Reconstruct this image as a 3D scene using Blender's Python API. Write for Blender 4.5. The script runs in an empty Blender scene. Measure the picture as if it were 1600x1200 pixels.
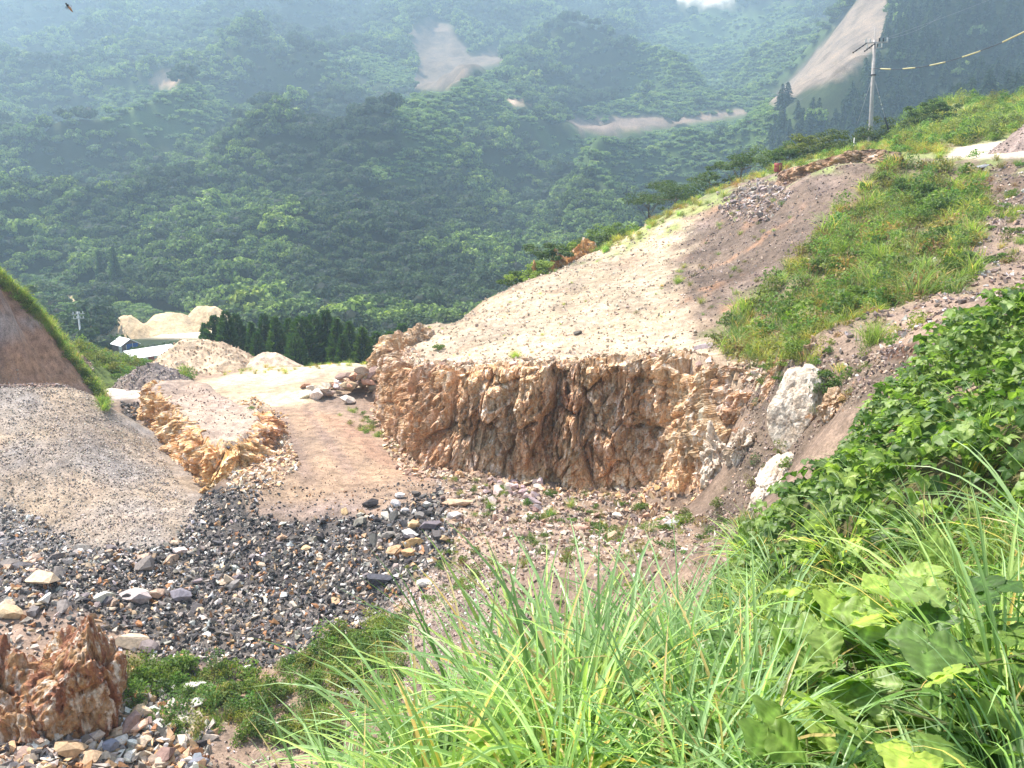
import bpy, bmesh, math, random
import numpy as np
from mathutils import Matrix, Vector, Euler
R = math.radians
random.seed(7)
rng = np.random.default_rng(7)
sc = bpy.context.scene
COL = sc.collection

# ------------------------------------------------------------------ camera, sky, sun, exposure
F_PX, PITCH = 1256.0, R(13.43)
cam = bpy.data.cameras.new('camera'); cam_o = bpy.data.objects.new('camera', cam); COL.objects.link(cam_o)
cam.sensor_width = 36; cam.lens = 36*F_PX/1600; cam.clip_end = 6000; cam.clip_start = 0.05
cam_o.rotation_euler = (R(90)-PITCH, 0, 0)
sc.camera = cam_o
SUN_EL, SUN_AZ = R(61), R(-56)            # azimuth from +Y (ahead), negative = to the left
sdir = Vector((math.sin(SUN_AZ)*math.cos(SUN_EL), math.cos(SUN_AZ)*math.cos(SUN_EL), math.sin(SUN_EL)))
world = bpy.data.worlds.new('World'); sc.world = world; world.use_nodes = True
wn = world.node_tree; bg = wn.nodes['Background']
sky = wn.nodes.new('ShaderNodeTexSky'); sky.sky_type = 'NISHITA'; sky.sun_disc = False
sky.sun_elevation = SUN_EL; sky.sun_rotation = SUN_AZ; sky.dust_density = 2.5; sky.air_density = 1.0
wn.links.new(sky.outputs[0], bg.inputs[0]); bg.inputs[1].default_value = 0.15
sun = bpy.data.lights.new('sun', 'SUN'); sun.energy = 5.0; sun.angle = R(0.6); sun.color = (1, 0.95, 0.88)
sun_o = bpy.data.objects.new('sun', sun); COL.objects.link(sun_o)
sun_o.rotation_euler = sdir.to_track_quat('Z', 'Y').to_euler()
sc.view_settings.view_transform = 'Standard'; sc.view_settings.look = 'None'
sc.view_settings.gamma = 1; sc.view_settings.use_curve_mapping = False
sc.view_settings.exposure = 1.0
sc.cycles.use_denoising = True
sc.cycles.max_bounces = 6; sc.cycles.transparent_max_bounces = 6; sc.cycles.volume_bounces = 2

# ------------------------------------------------------------------ pixel <-> place (1600 x 1200 picture of the photograph)
cp, sp = math.cos(PITCH), math.sin(PITCH)
def P(u, v, Y):
    a = (u-800)/F_PX; b = (600-v)/F_PX
    dy = cp+b*sp; dz = -sp+b*cp
    return (a/dy*Y, Y, dz/dy*Y)
def proj(x, y, z):
    dep = y*cp - z*sp; dep = np.where(dep > .05, dep, .05)
    up = y*sp + z*cp
    return 800+F_PX*x/dep, 600-F_PX*up/dep

# ------------------------------------------------------------------ noise
def _h(ix, iy, iz, seed):
    n = (ix.astype(np.int64)*374761393 + iy.astype(np.int64)*668265263 + iz.astype(np.int64)*2147483647 + seed*974711) & 0xffffffff
    n = ((n ^ (n >> 13))*1274126177) & 0xffffffff
    n = ((n ^ (n >> 16))*2246822519) & 0xffffffff
    return ((n ^ (n >> 15)) & 0xffffff)/float(0xffffff)
def vn(x, y, z=None, seed=0):
    x = np.asarray(x, float); y = np.asarray(y, float)
    z = np.zeros_like(x) if z is None else np.asarray(z, float)
    ix, iy, iz = np.floor(x), np.floor(y), np.floor(z)
    fx, fy, fz = x-ix, y-iy, z-iz
    fx = fx*fx*(3-2*fx); fy = fy*fy*(3-2*fy); fz = fz*fz*(3-2*fz)
    def L(a, b, t): return a+(b-a)*t
    zs = []
    for dz in (0, 1):
        c = [[_h(ix+dx, iy+dy, iz+dz, seed) for dx in (0, 1)] for dy in (0, 1)]
        zs.append(L(L(c[0][0], c[0][1], fx), L(c[1][0], c[1][1], fx), fy))
    return L(zs[0], zs[1], fz)*2-1
def fbm(x, y, z=None, o=4, seed=0, g=.5):
    s = 0; a = 1; t = 0
    for i in range(o):
        k = 2.03**i
        s = s + a*vn(x*k+i*17.1, y*k+i*9.7, None if z is None else z*k, seed+i); t += a; a *= g
    return s/t
def blocks(x, y, seed=0, amp=1, tilt=.5):
    """broken-rock relief: every cell of a Voronoi diagram is a tilted facet of its own height; returns height, cell value, edge gap"""
    ix, iy = np.floor(x), np.floor(y)
    d1 = np.full(x.shape, 9.0); d2 = np.full(x.shape, 9.0); h = np.zeros(x.shape); cv = np.zeros(x.shape)
    for dx in (-1, 0, 1):
        for dy in (-1, 0, 1):
            cx, cy = ix+dx, iy+dy; zz = np.zeros_like(cx)
            px = cx+_h(cx, cy, zz, seed+1); py = cy+_h(cx, cy, zz, seed+2)
            ddx, ddy = x-px, y-py
            d = ddx*ddx+ddy*ddy
            r1 = _h(cx, cy, zz, seed+3); r2 = _h(cx, cy, zz, seed+4)-.5; r3 = _h(cx, cy, zz, seed+5)-.5
            hh = r1 + tilt*2*(r2*ddx+r3*ddy)
            near = d < d1
            d2 = np.where(near, d1, np.minimum(d2, d))
            h = np.where(near, hh, h); cv = np.where(near, r1, cv); d1 = np.where(near, d, d1)
    return h*amp, cv, np.sqrt(d2)-np.sqrt(d1)
def sstep(a, b, t):
    t = np.clip((t-a)/(b-a), 0, 1); return t*t*(3-2*t)

def poly_sd(px, py, poly):
    """signed distance, positive inside"""
    poly = np.asarray(poly, float); n = len(poly)
    px = np.asarray(px, float); py = np.asarray(py, float)
    d = np.full(px.shape, 1e18); ins = np.zeros(px.shape, bool)
    for i in range(n):
        ax, ay = poly[i]; bx, by = poly[(i+1) % n]
        ex, ey = bx-ax, by-ay; wx, wy = px-ax, py-ay
        t = np.clip((wx*ex+wy*ey)/(ex*ex+ey*ey+1e-12), 0, 1)
        d = np.minimum(d, (wx-ex*t)**2+(wy-ey*t)**2)
        c = ((ay > py) != (by > py)) & (px < (bx-ax)*(py-ay)/(by-ay+1e-12)+ax)
        ins ^= c
    return np.where(ins, 1, -1)*np.sqrt(d)

class RBF:
    def __init__(s, pts, c):
        s.p = np.array(pts, float); s.c = c
        A = np.sqrt(((s.p[:, None, :2]-s.p[None, :, :2])**2).sum(-1)+c*c)
        n = len(s.p); s.m = s.p[:, 2].mean()
        s.w = np.linalg.solve(A+1e-6*np.eye(n), s.p[:, 2]-s.m)
    def __call__(s, x, y):
        x = np.asarray(x, float); y = np.asarray(y, float); o = np.full(x.shape, s.m)
        x = x.astype(np.float32); y = y.astype(np.float32); c2 = np.float32(s.c**2); o = o.astype(np.float64)
        for (px, py, _), w in zip(s.p, s.w):
            dx = x-np.float32(px); dy = y-np.float32(py); dx *= dx; dy *= dy; dx += dy; dx += c2; np.sqrt(dx, dx); dx *= np.float32(w); o += dx
        return o

# ------------------------------------------------------------------ control points of the ground
SH = [(0,1.2,-1.95),(0,0,-1.75),(1.5,1.5,-1.8),(-1.2,2,-3.0),(-3,2,-6),(0,3.2,-2.9),(1.6,3.4,-2.6),(3.2,3.2,-1.9),(-1.2,4.5,-5.2),
      (0,6,-5.6),(2,6.5,-4.9),(4,7,-3.6),(6,7,-2.0),(8,5,-.6),(1,10,-8.4),(3,10.5,-6.2),(-3,8,-9.6),(-6,6,-11.5),(-10,8,-12.3),(-5,12,-12),
      (5,12,-4.5),(7.4,11.5,-2.3),(10,11,-1.0),(15,10,1.0),(3.2,9,-5.2),(4.6,9.5,-3.9),(20,5,3),(0,-3,-1),(-8,0,-9),(8,0,0),(-14,4,-12),
      P(1200,800,17),P(1300,760,16),P(1150,830,20),P(1180,770,21.5),P(1240,740,20),P(1300,660,19),P(1200,600,25),P(1160,570,29),
      P(1300,600,22),P(1400,545,19.5),P(1300,500,29),P(1300,400,37),P(1300,300,46),P(1300,262,50),P(1500,300,42),P(1580,262,42),
      P(1500,450,25),P(1590,350,30),P(1400,400,33),P(1400,252,51),P(1550,238,50),P(1640,230,45),P(1750,300,35),P(1750,450,22),
      P(1100,830,21),P(1000,850,21),P(900,860,22),P(800,900,20),P(700,950,20),P(700,1050,16.5),P(620,1080,17.5),P(560,1200,15.5),
      (0,14,-10.5),(2,15,-9.5),(4,15,-7.6),
      # ridge and what lies behind it
      P(1500,190,72),P(1360,230,68),P(1250,258,66),P(1600,192,62),P(1450,172,82),P(1700,150,75),(60,110,-6),(40,110,-14),(20,100,-18),(10,85,-14),(8,115,-22),(70,80,4),
      (-4,66,-17),(-12,64,-16.5),(0,80,-19),(-10,100,-22),(2,72,-14),(-12,115,-24),(-30,115,-24.5)]
LO = [P(430,785,29.5),P(560,780,29.8),P(650,775,29.8),P(480,700,36),P(440,650,42),P(530,690,37),(-14.5,50,-12),P(450,600,49.5),P(560,590,51.5),
      P(560,568,57),P(400,576,55.5),P(300,605,48.5),P(180,618,47),P(100,622,46),(-45,46,-12),P(60,610,47.5),
      (-15,62,-14.8),(-25,60,-14.4),(-34,58,-13.8),(-45,64,-14.5),(-20,72,-17),(-30,74,-16),(-8,62,-16),(-45,90,-21.6),(-30,100,-22.3),(-50,100,-22.4),(-60,80,-19),(-70,115,-24.4),(-50,115,-24.4),
      P(50,900,23),P(250,950,23.4),P(0,1190,15.5),P(200,1150,17),P(480,1180,17),P(400,1050,20.5),P(500,1000,22),P(600,950,23.5),P(650,850,26),
      P(560,860,26.5),P(400,850,27.2),P(420,920,25),P(750,785,29.3),P(900,815,27.5),P(850,870,24),P(1000,830,25),P(1080,800,27),
      P(230,690,41),P(270,720,36),P(320,775,31),(-17,31,-12.6),(-13,31,-12.6),(-20,28,-12.7),(-12.5,27.5,-12.5),(-16,26.6,-12.5),(-22,34,-12.5),(-30,40,-12),(-30,30,-12),(-30,20,-12),(-16,14,-12.2),(-20,18,-12.2),
      P(720,742,32.6),P(650,725,35),P(600,668,41),P(585,640,44),P(590,600,49),(0,36,-12),(5,34,-11.5),(-4,44,-12),(0,50,-12),(9,30,-9.5)]
UP = [P(1200,450,38),P(1100,420,48),P(1100,500,38),P(950,450,50),P(800,500,46),P(700,560,41.5),P(650,545,45.5),P(1000,546,36),P(860,552,38),P(1000,556,32.6),P(870,562,34),P(1080,556,31),P(760,566,35.3),P(690,572,37.2),P(1140,580,28.2),
      P(1100,552,33.2),P(1160,330,54),P(1200,292,57),P(640,522,49.5),P(705,512,51),P(760,470,55),P(832,436,58),P(920,400,62),P(1000,360,65),P(1060,330,66),P(1130,298,66),P(1210,266,63),
      P(610,565,45),P(600,575,47),P(600,590,50.5),P(750,560,39.5),P(1060,552,34),P(1120,585,30),P(1150,600,27.5),P(900,500,43),P(1000,450,47),P(1050,400,53)]
BK = [(-10,58,-14),(-7,60,-13),(-2,64,-12)]
rbL = RBF(SH+LO, 1.2); rbU = RBF(SH+UP+BK, 1.2)
def xy(u, v, Y): return P(u, v, Y)[:2]
CLIFF = [xy(604,590,50.5),xy(590,606,48),xy(580,640,44),xy(596,665,41),xy(640,708,36),xy(672,735,33.6),xy(720,744,32.9),xy(760,742,32.9),xy(830,748,32.2),
         xy(900,757,31.6),xy(960,766,31),xy(1010,770,30.4),xy(1050,790,28.6),xy(1090,806,27),xy(1130,800,25.6),xy(1165,770,24.2),xy(1180,735,24.0)]
TERR = CLIFF+[(14,22),(30,18),(60,40),(90,115),(-14,115),(-10.5,62)]
OUTB = [xy(236,640,46),xy(206,652,43),xy(232,676,40.5),xy(262,722,36),xy(322,772,32),xy(360,768,32.2),xy(404,752,33),xy(446,706,36.2),xy(440,670,39.5),xy(380,640,43),xy(356,622,46),xy(300,616,47)]
FAR = [(100,465,195),(-200,465,190),(300,470,190),(500,500,165),(700,500,165),(900,480,175),(200,525,140),(-100,520,140),
       (0,400,228),(200,400,224),(400,400,212),(600,400,206),(800,400,215),(1000,400,232),(0,330,270),(200,330,262),(350,330,246),(550,330,232),(800,330,255),(1000,330,292),
       (0,270,340),(200,290,310),(330,250,318),(560,262,268),(560,240,335),(800,280,308),(1000,262,360),(1150,230,400),
       (0,200,430),(250,210,420),(400,215,372),(400,165,398),(480,215,400),(640,205,410),(785,235,345),(785,168,372),(785,160,430),(900,200,430),(1050,190,450),(1200,170,440),
       (0,120,540),(260,130,520),(450,150,452),(460,80,482),(460,78,560),(700,130,520),(830,130,470),(840,80,500),(1000,120,580),(1150,130,560),
       (0,50,680),(300,50,680),(600,40,650),(800,50,680),(1000,60,700),(1150,60,720),(0,-10,820),(400,-30,800),(800,-20,800),(1000,-8,850),(1100,9,850),(1180,-6,850),(1250,-20,800),
       (0,-80,950),(500,-90,930),(900,-60,950),(1100,30,1000),(1100,60,1200),(0,-60,1200),(700,-30,1200),(1500,-40,1200),(-300,-40,900),(-300,200,430),(-300,400,230),
       (1215,160,345),(1300,95,352),(1385,0,375),(1400,-60,400),(1500,150,270),(1500,60,310),(1600,0,340),(1600,120,260),(1700,-80,380),(1300,185,290),(1450,205,225),(1230,215,300),(1650,200,225),(1800,100,260),(1300,60,600),(1260,100,520)]
FP = [P(*q) for q in FAR]+[(-60,115,-24.6),(-30,115,-24.6),(0,115,-24.6),(40,112,-22),(90,100,-10),(-120,120,-24),(20,150,-24.6),(-40,150,-24.6),(70,150,-20),(120,180,-8)]
rbF = RBF(FP, 26)
CALM = [(*P(u_, v_, Y_)[:2], r_) for u_, v_, Y_, r_ in ((890, 192, 432, 26), (960, 195, 438, 26), (1050, 190, 450, 26), (1120, 182, 446, 26), (1180, 172, 442, 24), (690, 100, 530, 45), (715, 60, 560, 40), (260, 128, 520, 24), (1240, 120, 370, 40), (1300, 80, 380, 40), (1350, 30, 390, 40))]
def calm(a, b):
    k = np.ones_like(a)
    for x_, y_, r_ in CALM: k = np.minimum(k, sstep(r_*.6, r_*1.9, np.hypot(a-x_, b-y_))*.85+.15)
    return k
def relief(a, b, r):
    w = 14*fbm(a/50, b/50, o=2, seed=33)
    n1 = 1-np.sqrt(vn((a+w)/62, (b-w)/62, seed=31)**2+.012)*2.0; n2 = 1-np.sqrt(vn((a-w)/27, (b+w)/27, seed=36)**2+.02)*2.0
    return (n1*23+n2*7+fbm(a/12, b/12, o=2, seed=38)*2-4)*sstep(170, 330, r)*calm(a, b)+(fbm(a/9, b/9, o=4, seed=44, g=.6)*2.4)*sstep(200, 330, r)
def terr_d(x, y): return poly_sd(x, y, TERR)
def out_d(x, y): return poly_sd(x, y, OUTB)
OUT_TOP = -10.75
def Z(x, y, detail=True):
    x = np.asarray(x, float); y = np.asarray(y, float); shp = x.shape
    x = x.ravel(); y = y.ravel(); r = np.hypot(x, y); z = np.zeros(x.shape)
    nr = r < 118
    if nr.any():
        a, b = x[nr], y[nr]; lo = rbL(a, b); td = terr_d(a, b); t = sstep(1.0, 1.9, td)
        q = t > 0
        if q.any(): lo2 = lo.copy(); lo2[q] = lo[q]+(rbU(a[q], b[q])-lo[q])*t[q]; lo2, lo = lo, lo2
        else: lo2 = lo
        q = (b > 28) & (b < 50) & (a > -26) & (a < -5)
        if q.any():
            ot = sstep(.55, 1.15, out_d(a[q], b[q])); w = lo[q]
            lo[q] = np.maximum(w, w*(1-ot)+(OUT_TOP+.25*fbm(a[q]*.5, b[q]*.5, seed=5))*ot)
        if detail:
            n = fbm(a*.55, b*.55, o=3, seed=3)*.22+fbm(a*2.4, b*2.4, o=3, seed=9)*.07
            u, v = proj(a, b, lo2); flat = sstep(-12, 14, poly_sd(u, v, ROADP))*(td < .5)
            lo = lo+n*(1-.85*flat)*sstep(1.5, 5, r[nr])
        z[nr] = lo
    fr = r > 92
    if fr.any():
        a, b = x[fr], y[fr]; far = rbF(a, b)+relief(a, b, r[fr])
        k = sstep(92, 118, r[fr]); z[fr] = z[fr]*(1-k)+far*k
    return z.reshape(shp)
ROADP = [(300,600),(420,575),(560,562),(640,566),(590,600),(480,628),(455,628),(560,685),(650,745),(680,775),(600,800),(480,805),(400,800),(395,750),(450,720),(445,680),(410,640),(360,632),(200,622),(100,618),(110,606)]
# ------------------------------------------------------------------ meshes
def obj(name, me, parent=None, **props):
    o = bpy.data.objects.new(name, me); COL.objects.link(o)
    if parent: o.parent = parent
    for k, v in props.items(): o[k] = v
    return o
def mesh(name, V, F, mat=None, C=None, smooth=False):
    V = np.ascontiguousarray(V, np.float32); F = np.ascontiguousarray(F, np.int32)
    me = bpy.data.meshes.new(name); n, k = F.shape
    me.vertices.add(len(V)); me.vertices.foreach_set('co', V.ravel())
    me.loops.add(n*k); me.loops.foreach_set('vertex_index', F.ravel())
    me.polygons.add(n); me.polygons.foreach_set('loop_start', np.arange(0, n*k, k, dtype=np.int32))
    me.polygons.foreach_set('use_smooth', np.full(n, smooth))
    me.update(calc_edges=True)
    if C is not None:
        a = me.color_attributes.new('col', 'FLOAT_COLOR', 'POINT')
        cc = np.ones((len(V), 4), np.float32); cc[:, :3] = C; a.data.foreach_set('color', cc.ravel())
    if mat: me.materials.append(mat)
    return me
def gridF(nu, nv):
    i = np.arange((nu-1)*(nv-1)); a = (i//(nv-1))*nv+i % (nv-1)
    return np.stack([a, a+nv, a+nv+1, a+1], 1)
def tri(F): return np.concatenate([F[:, [0, 1, 2]], F[:, [0, 2, 3]]]) if F.shape[1] == 4 else F
def bake(protos, idx, pos, rot, scale, col):
    """many copies of small prototypes joined into arrays: V, F, C"""
    Vs, Fs, Cs = [], [], []; base = 0
    idx = np.asarray(idx)
    for k, pr in enumerate(protos):
        V, F = pr[0], pr[1]; PC = pr[2] if len(pr) > 2 else None
        s = np.nonzero(idx == k)[0]
        if not len(s): continue
        W = np.einsum('nij,nvj->nvi', rot[s], V[None]*scale[s][:, None, :])+pos[s][:, None, :]
        Vs.append(W.reshape(-1, 3)); m = len(V)
        Fs.append((F[None]+(np.arange(len(s))*m)[:, None, None]+base).reshape(-1, F.shape[1]))
        c = np.repeat(col[s][:, None, :], m, 1)
        if PC is not None: c = c*PC[None]
        Cs.append(c.reshape(-1, 3)); base += m*len(s)
    return np.concatenate(Vs), np.concatenate(Fs), np.concatenate(Cs)
def rots(n, full=True, tilt=0.3):
    """random rotation matrices"""
    if full:
        q = rng.normal(size=(n, 4)); q /= np.linalg.norm(q, axis=1)[:, None]
        w, x, y, z = q.T
        return np.stack([1-2*(y*y+z*z), 2*(x*y-z*w), 2*(x*z+y*w), 2*(x*y+z*w), 1-2*(x*x+z*z), 2*(y*z-x*w), 2*(x*z-y*w), 2*(y*z+x*w), 1-2*(x*x+y*y)], 1).reshape(n, 3, 3)
    a = rng.uniform(0, 2*np.pi, n); c, s = np.cos(a), np.sin(a); z = np.zeros(n)
    Rz = np.stack([c, -s, z, s, c, z, z, z, z+1], 1).reshape(n, 3, 3)
    t = rng.normal(0, tilt, n); c, s = np.cos(t), np.sin(t)
    Rx = np.stack([z+1, z, z, z, c, -s, z, s, c], 1).reshape(n, 3, 3)
    return Rz@Rx

# ------------------------------------------------------------------ materials
class NT:
    def __init__(s, name):
        s.m = bpy.data.materials.new(name); s.m.use_nodes = True; s.t = s.m.node_tree; s.n = s.t.nodes; s.n.clear()
        s.out = s.n.new('ShaderNodeOutputMaterial')
    def new(s, ty, **kw):
        nd = s.n.new('ShaderNode'+ty)
        for k, v in kw.items():
            if hasattr(nd, k) and k not in ('Scale', 'Detail'): setattr(nd, k, v)
            else: nd.inputs[k.replace('_', ' ')].default_value = v
        return nd
    def link(s, a, b): s.t.links.new(a, b)
    def noise(s, vec, scale, detail=4, rough=.6):
        nd = s.new('TexNoise', Scale=scale, Detail=detail); nd.inputs['Roughness'].default_value = rough
        s.link(vec, nd.inputs['Vector']); return nd.outputs['Fac']
    def ramp(s, fac, stops):
        nd = s.n.new('ShaderNodeValToRGB'); e = nd.color_ramp.elements
        while len(e) < len(stops): e.new(.5)
        for el, (p, c) in zip(e, stops): el.position = p; el.color = (*(c if hasattr(c, '__len__') else (c, c, c)), 1)
        s.link(fac, nd.inputs[0]); return nd.outputs[0]
    def mix(s, a, b, fac, mode='MIX'):
        nd = s.n.new('ShaderNodeMix'); nd.data_type = 'RGBA'; nd.blend_type = mode
        for so, k in ((fac, 0), (a, 6), (b, 7)):
            if isinstance(so, (int, float)): nd.inputs[k].default_value = so
            elif isinstance(so, tuple): nd.inputs[k].default_value = (*so, 1)
            else: s.link(so, nd.inputs[k])
        return nd.outputs[2]
    def bump(s, h, strength, dist, nrm=None):
        nd = s.new('Bump'); nd.inputs['Strength'].default_value = strength; nd.inputs['Distance'].default_value = dist
        s.link(h, nd.inputs['Height'])
        if nrm: s.link(nrm, nd.inputs['Normal'])
        return nd.outputs[0]
    def bsdf(s, color, rough=.9, nrm=None, spec=.2, metal=0):
        nd = s.new('BsdfPrincipled'); nd.inputs['Roughness'].default_value = rough; nd.inputs['Specular IOR Level'].default_value = spec
        nd.inputs['Metallic'].default_value = metal
        if isinstance(color, tuple): nd.inputs['Base Color'].default_value = (*color, 1)
        else: s.link(color, nd.inputs['Base Color'])
        if nrm: s.link(nrm, nd.inputs['Normal'])
        return nd.outputs[0]
    def done(s, sh): s.link(sh, s.out.inputs[0]); return s.m
def pos_node(t): return t.new('NewGeometry').outputs['Position']
def attr_col(t):
    a = t.new('Attribute'); a.attribute_name = 'col'; return a.outputs['Color']

def m_ground():
    t = NT('ground'); p = pos_node(t); c = attr_col(t)
    n1 = t.noise(p, 2.2, 6, .65); n2 = t.noise(p, 14, 4, .7); n3 = t.noise(p, .35, 3)
    c = t.mix(c, t.ramp(n1, [(.3, .55), (.5, .95), (.72, 1.35)]), 1.0, 'MULTIPLY')
    c = t.mix(c, t.ramp(n2, [(.3, .6), (.5, 1.0), (.7, 1.3)]), 1.0, 'MULTIPLY')
    c = t.mix(c, t.ramp(n3, [(.3, (.85, .84, .86)), (.7, (1.12, 1.08, 1.0))]), 1.0, 'MULTIPLY')
    c = t.mix(c, t.ramp(t.noise(p, .09, 6, .7), [(.35, (.62, .60, .58)), (.5, (1, 1, 1)), (.65, (1.25, 1.2, 1.15))]), 1.0, 'MULTIPLY')
    v = t.new('TexVoronoi', Scale=9.0); t.link(p, v.inputs['Vector'])
    b = t.bump(n1, .5, .12); b = t.bump(v.outputs['Distance'], .35, .05, b); b = t.bump(n2, .6, .03, b)
    return t.done(t.bsdf(c, .95, b, .1))
def m_rock(name, stops, white=.5, streak=(1.6, 1.6, .5), bump=1.0, useattr=False):
    t = NT(name); p = pos_node(t)
    mp = t.new('Mapping'); mp.inputs['Scale'].default_value = streak; t.link(p, mp.inputs[0]); q = mp.outputs[0]
    n1 = t.noise(q, 1.1, 8, .68); n2 = t.noise(q, 4.5, 7, .72); n3 = t.noise(p, 11, 5, .7); n4 = t.noise(q, 2.3, 5, .6)
    c = t.ramp(n1, stops)
    c = t.mix(c, (.17, .11, .085), t.ramp(n2, [(.56, 0.0), (.66, .75)]))
    c = t.mix(c, (.78, .68, .56), t.ramp(n4, [(.60-.1*white, 0.0), (.72-.1*white, .85)]))
    c = t.mix(c, (.5, .2, .05), t.ramp(t.noise(p, 1.7, 6, .7), [(.58, 0.0), (.7, .7)]))
    c = t.mix(c, t.ramp(n3, [(.3, .55), (.5, 1.0), (.7, 1.35)]), 1.0, 'MULTIPLY')
    if useattr: c = t.mix(c, attr_col(t), 1.0, 'MULTIPLY')
    v = t.new('TexVoronoi', Scale=5.0, feature='DISTANCE_TO_EDGE'); t.link(q, v.inputs['Vector'])
    b = t.bump(n2, .7*bump, .1); b = t.bump(t.ramp(v.outputs['Distance'], [(0, 0.0), (.06, 1.0)]), .35*bump, .04, b); b = t.bump(n3, .7*bump, .035, b)
    return t.done(t.bsdf(c, .9, b, .15))
def m_stone(useobj):
    t = NT('stone'); p = pos_node(t)
    if useobj: c = t.new('ObjectInfo').outputs['Color']
    else: c = attr_col(t)
    n = t.noise(p, 9, 5, .7)
    c = t.mix(c, t.ramp(n, [(.3, .65), (.5, 1.0), (.7, 1.3)]), 1.0, 'MULTIPLY')
    return t.done(t.bsdf(c, .85, t.bump(t.noise(p, 16, 5), .5, .03), .25))
def m_leaf(name, useattr=True, tint=(1, 1, 1), trans=.4, rough=.55, spec=.3, vary=.25, spots=0, odd=(1.5, 1.3, .9)):
    t = NT(name)
    rnd = t.new('ObjectInfo').outputs['Random']
    c = attr_col(t) if useattr else None
    mott = t.noise(t.new('TexCoord').outputs['Object'], spots, 5, .65) if spots else None
    if c is None:
        c = t.mix(tint, tint, 0.0)
    else: c = t.mix(c, tint, 1.0, 'MULTIPLY')
    c = t.mix(c, t.ramp(rnd, [(0, (1-vary, 1-vary*.8, 1-vary*.6)), (.5, (1, 1, 1)), (.85, (1+vary, 1+vary*.9, 1)), (1, odd)]), 1.0, 'MULTIPLY')
    if spots:
        c = t.mix(c, t.ramp(mott, [(.3, .7), (.5, 1.0), (.68, 1.25)]), 1.0, 'MULTIPLY')
        c = t.mix(c, (.30, .20, .05), t.ramp(mott, [(.70, 0.0), (.76, .8)]))
    a = t.bsdf(c, rough, None, spec)
    tr = t.new('BsdfTranslucent'); t.link(t.mix(c, (1.5, 1.7, .8), 1.0, 'MULTIPLY'), tr.inputs[0])
    mx = t.new('MixShader'); mx.inputs[0].default_value = trans; t.link(a, mx.inputs[1]); t.link(tr.outputs[0], mx.inputs[2])
    return t.done(mx.outputs[0])
def m_plain(name, color, rough=.6, spec=.4, metal=0, grime=.25, scale=6):
    t = NT(name); p = pos_node(t); n = t.noise(p, scale, 4)
    c = t.mix(color, t.ramp(n, [(.3, 1-grime), (.7, 1+grime*.5)]), 1.0, 'MULTIPLY')
    return t.done(t.bsdf(c, rough, None, spec, metal))
M_GROUND = m_ground()
M_CLIFF = m_rock('cliff_rock', [(.28, (.20, .12, .075)), (.42, (.40, .26, .155)), (.52, (.50, .35, .22)), (.6, (.42, .25, .13)), (.75, (.60, .46, .33))], .5)
M_ORANGE = m_rock('orange_rock', [(.3, (.24, .10, .035)), (.42, (.48, .22, .07)), (.55, (.60, .33, .12)), (.75, (.68, .50, .32))], .55)
M_RED = m_rock('red_rock', [(.3, (.14, .06, .04)), (.45, (.34, .15, .085)), (.55, (.42, .24, .11)), (.72, (.55, .42, .33))], .8, streak=(2.2, 2.2, .8))
M_WHITE = m_rock('pale_rock', [(.3, (.40, .29, .19)), (.45, (.58, .46, .35)), (.6, (.70, .61, .5)), (.75, (.56, .41, .26))], .7, streak=(1.5, 1.5, 1.0))
M_STONE = m_stone(False); M_STONE_O = m_stone(True)
M_LEAF = m_leaf('leaves')
M_CROWN = m_leaf('tree_foliage', trans=.2, spec=.15, rough=.7, vary=.35)

# ------------------------------------------------------------------ labels: what a repeat looks like and which landmark it lies beside
LANDMARKS = []
REG = []
def reg(o, noun, u, v, group=None):
    REG.append((o, noun, float(u), float(v)))
    if group: o['group'] = group
def write_labels():
    names = {}
    for o, noun, u, v in REG:
        best = min(LANDMARKS, key=lambda L: math.hypot(L[1]-u, (L[2]-v)*1.3)); dx, dy = u-best[1], v-best[2]
        d = math.hypot(dx, dy); q = 'just ' if d < 28 else '' if d < 75 else 'well '
        one = ('above' if dy < 0 else 'below') if abs(dy) > abs(dx) else ('left of' if dx < 0 else 'right of')
        two = ('above' if dy < 0 else 'below')+' and '+('left of' if dx < 0 else 'right of')
        s = one if max(abs(dx), abs(dy)) > 2*min(abs(dx), abs(dy)) else two
        if len((noun+q+two+best[0]).split()) > 9: s = one; q = q if len(noun.split()) < 5 else ''
        names.setdefault(noun+' '+q+s+' '+best[0], []).append((u, o))
    ordw = 'second third fourth fifth sixth seventh eighth ninth tenth eleventh twelfth thirteenth fourteenth fifteenth sixteenth'.split()
    for t, L in names.items():
        L.sort(key=lambda e: e[0]); n = len(L)
        for i, (u, o) in enumerate(L):
            if n == 1: o['label'] = t
            elif n == 2: o['label'] = ('left one, ', 'right one, ')[i]+t
            elif i == 0: o['label'] = 'leftmost, '+t
            elif i == n-1: o['label'] = 'rightmost, '+t
            elif i <= (n-1)//2 and i <= 15: o['label'] = ordw[i-1]+' from left, '+t
            elif n-1-i <= 15: o['label'] = ordw[n-2-i]+' from right, '+t
            else: o['label'] = t
            if 'group' not in o: o['group'] = 'loose stones and plants'
def cword(c):
    r, g_, b = c; m = (r+g_+b)/3
    if r > b*2.3 and r > .3: return 'orange' if r < .58 else 'ochre'
    if m < .12: return 'blackish'
    if m < .26: return 'brown' if r > b*1.4 else 'dark grey'
    if m < .45: return 'tan brown' if r > b*1.4 else 'grey'
    return 'tan' if r > b*1.4 else 'pale'

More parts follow.
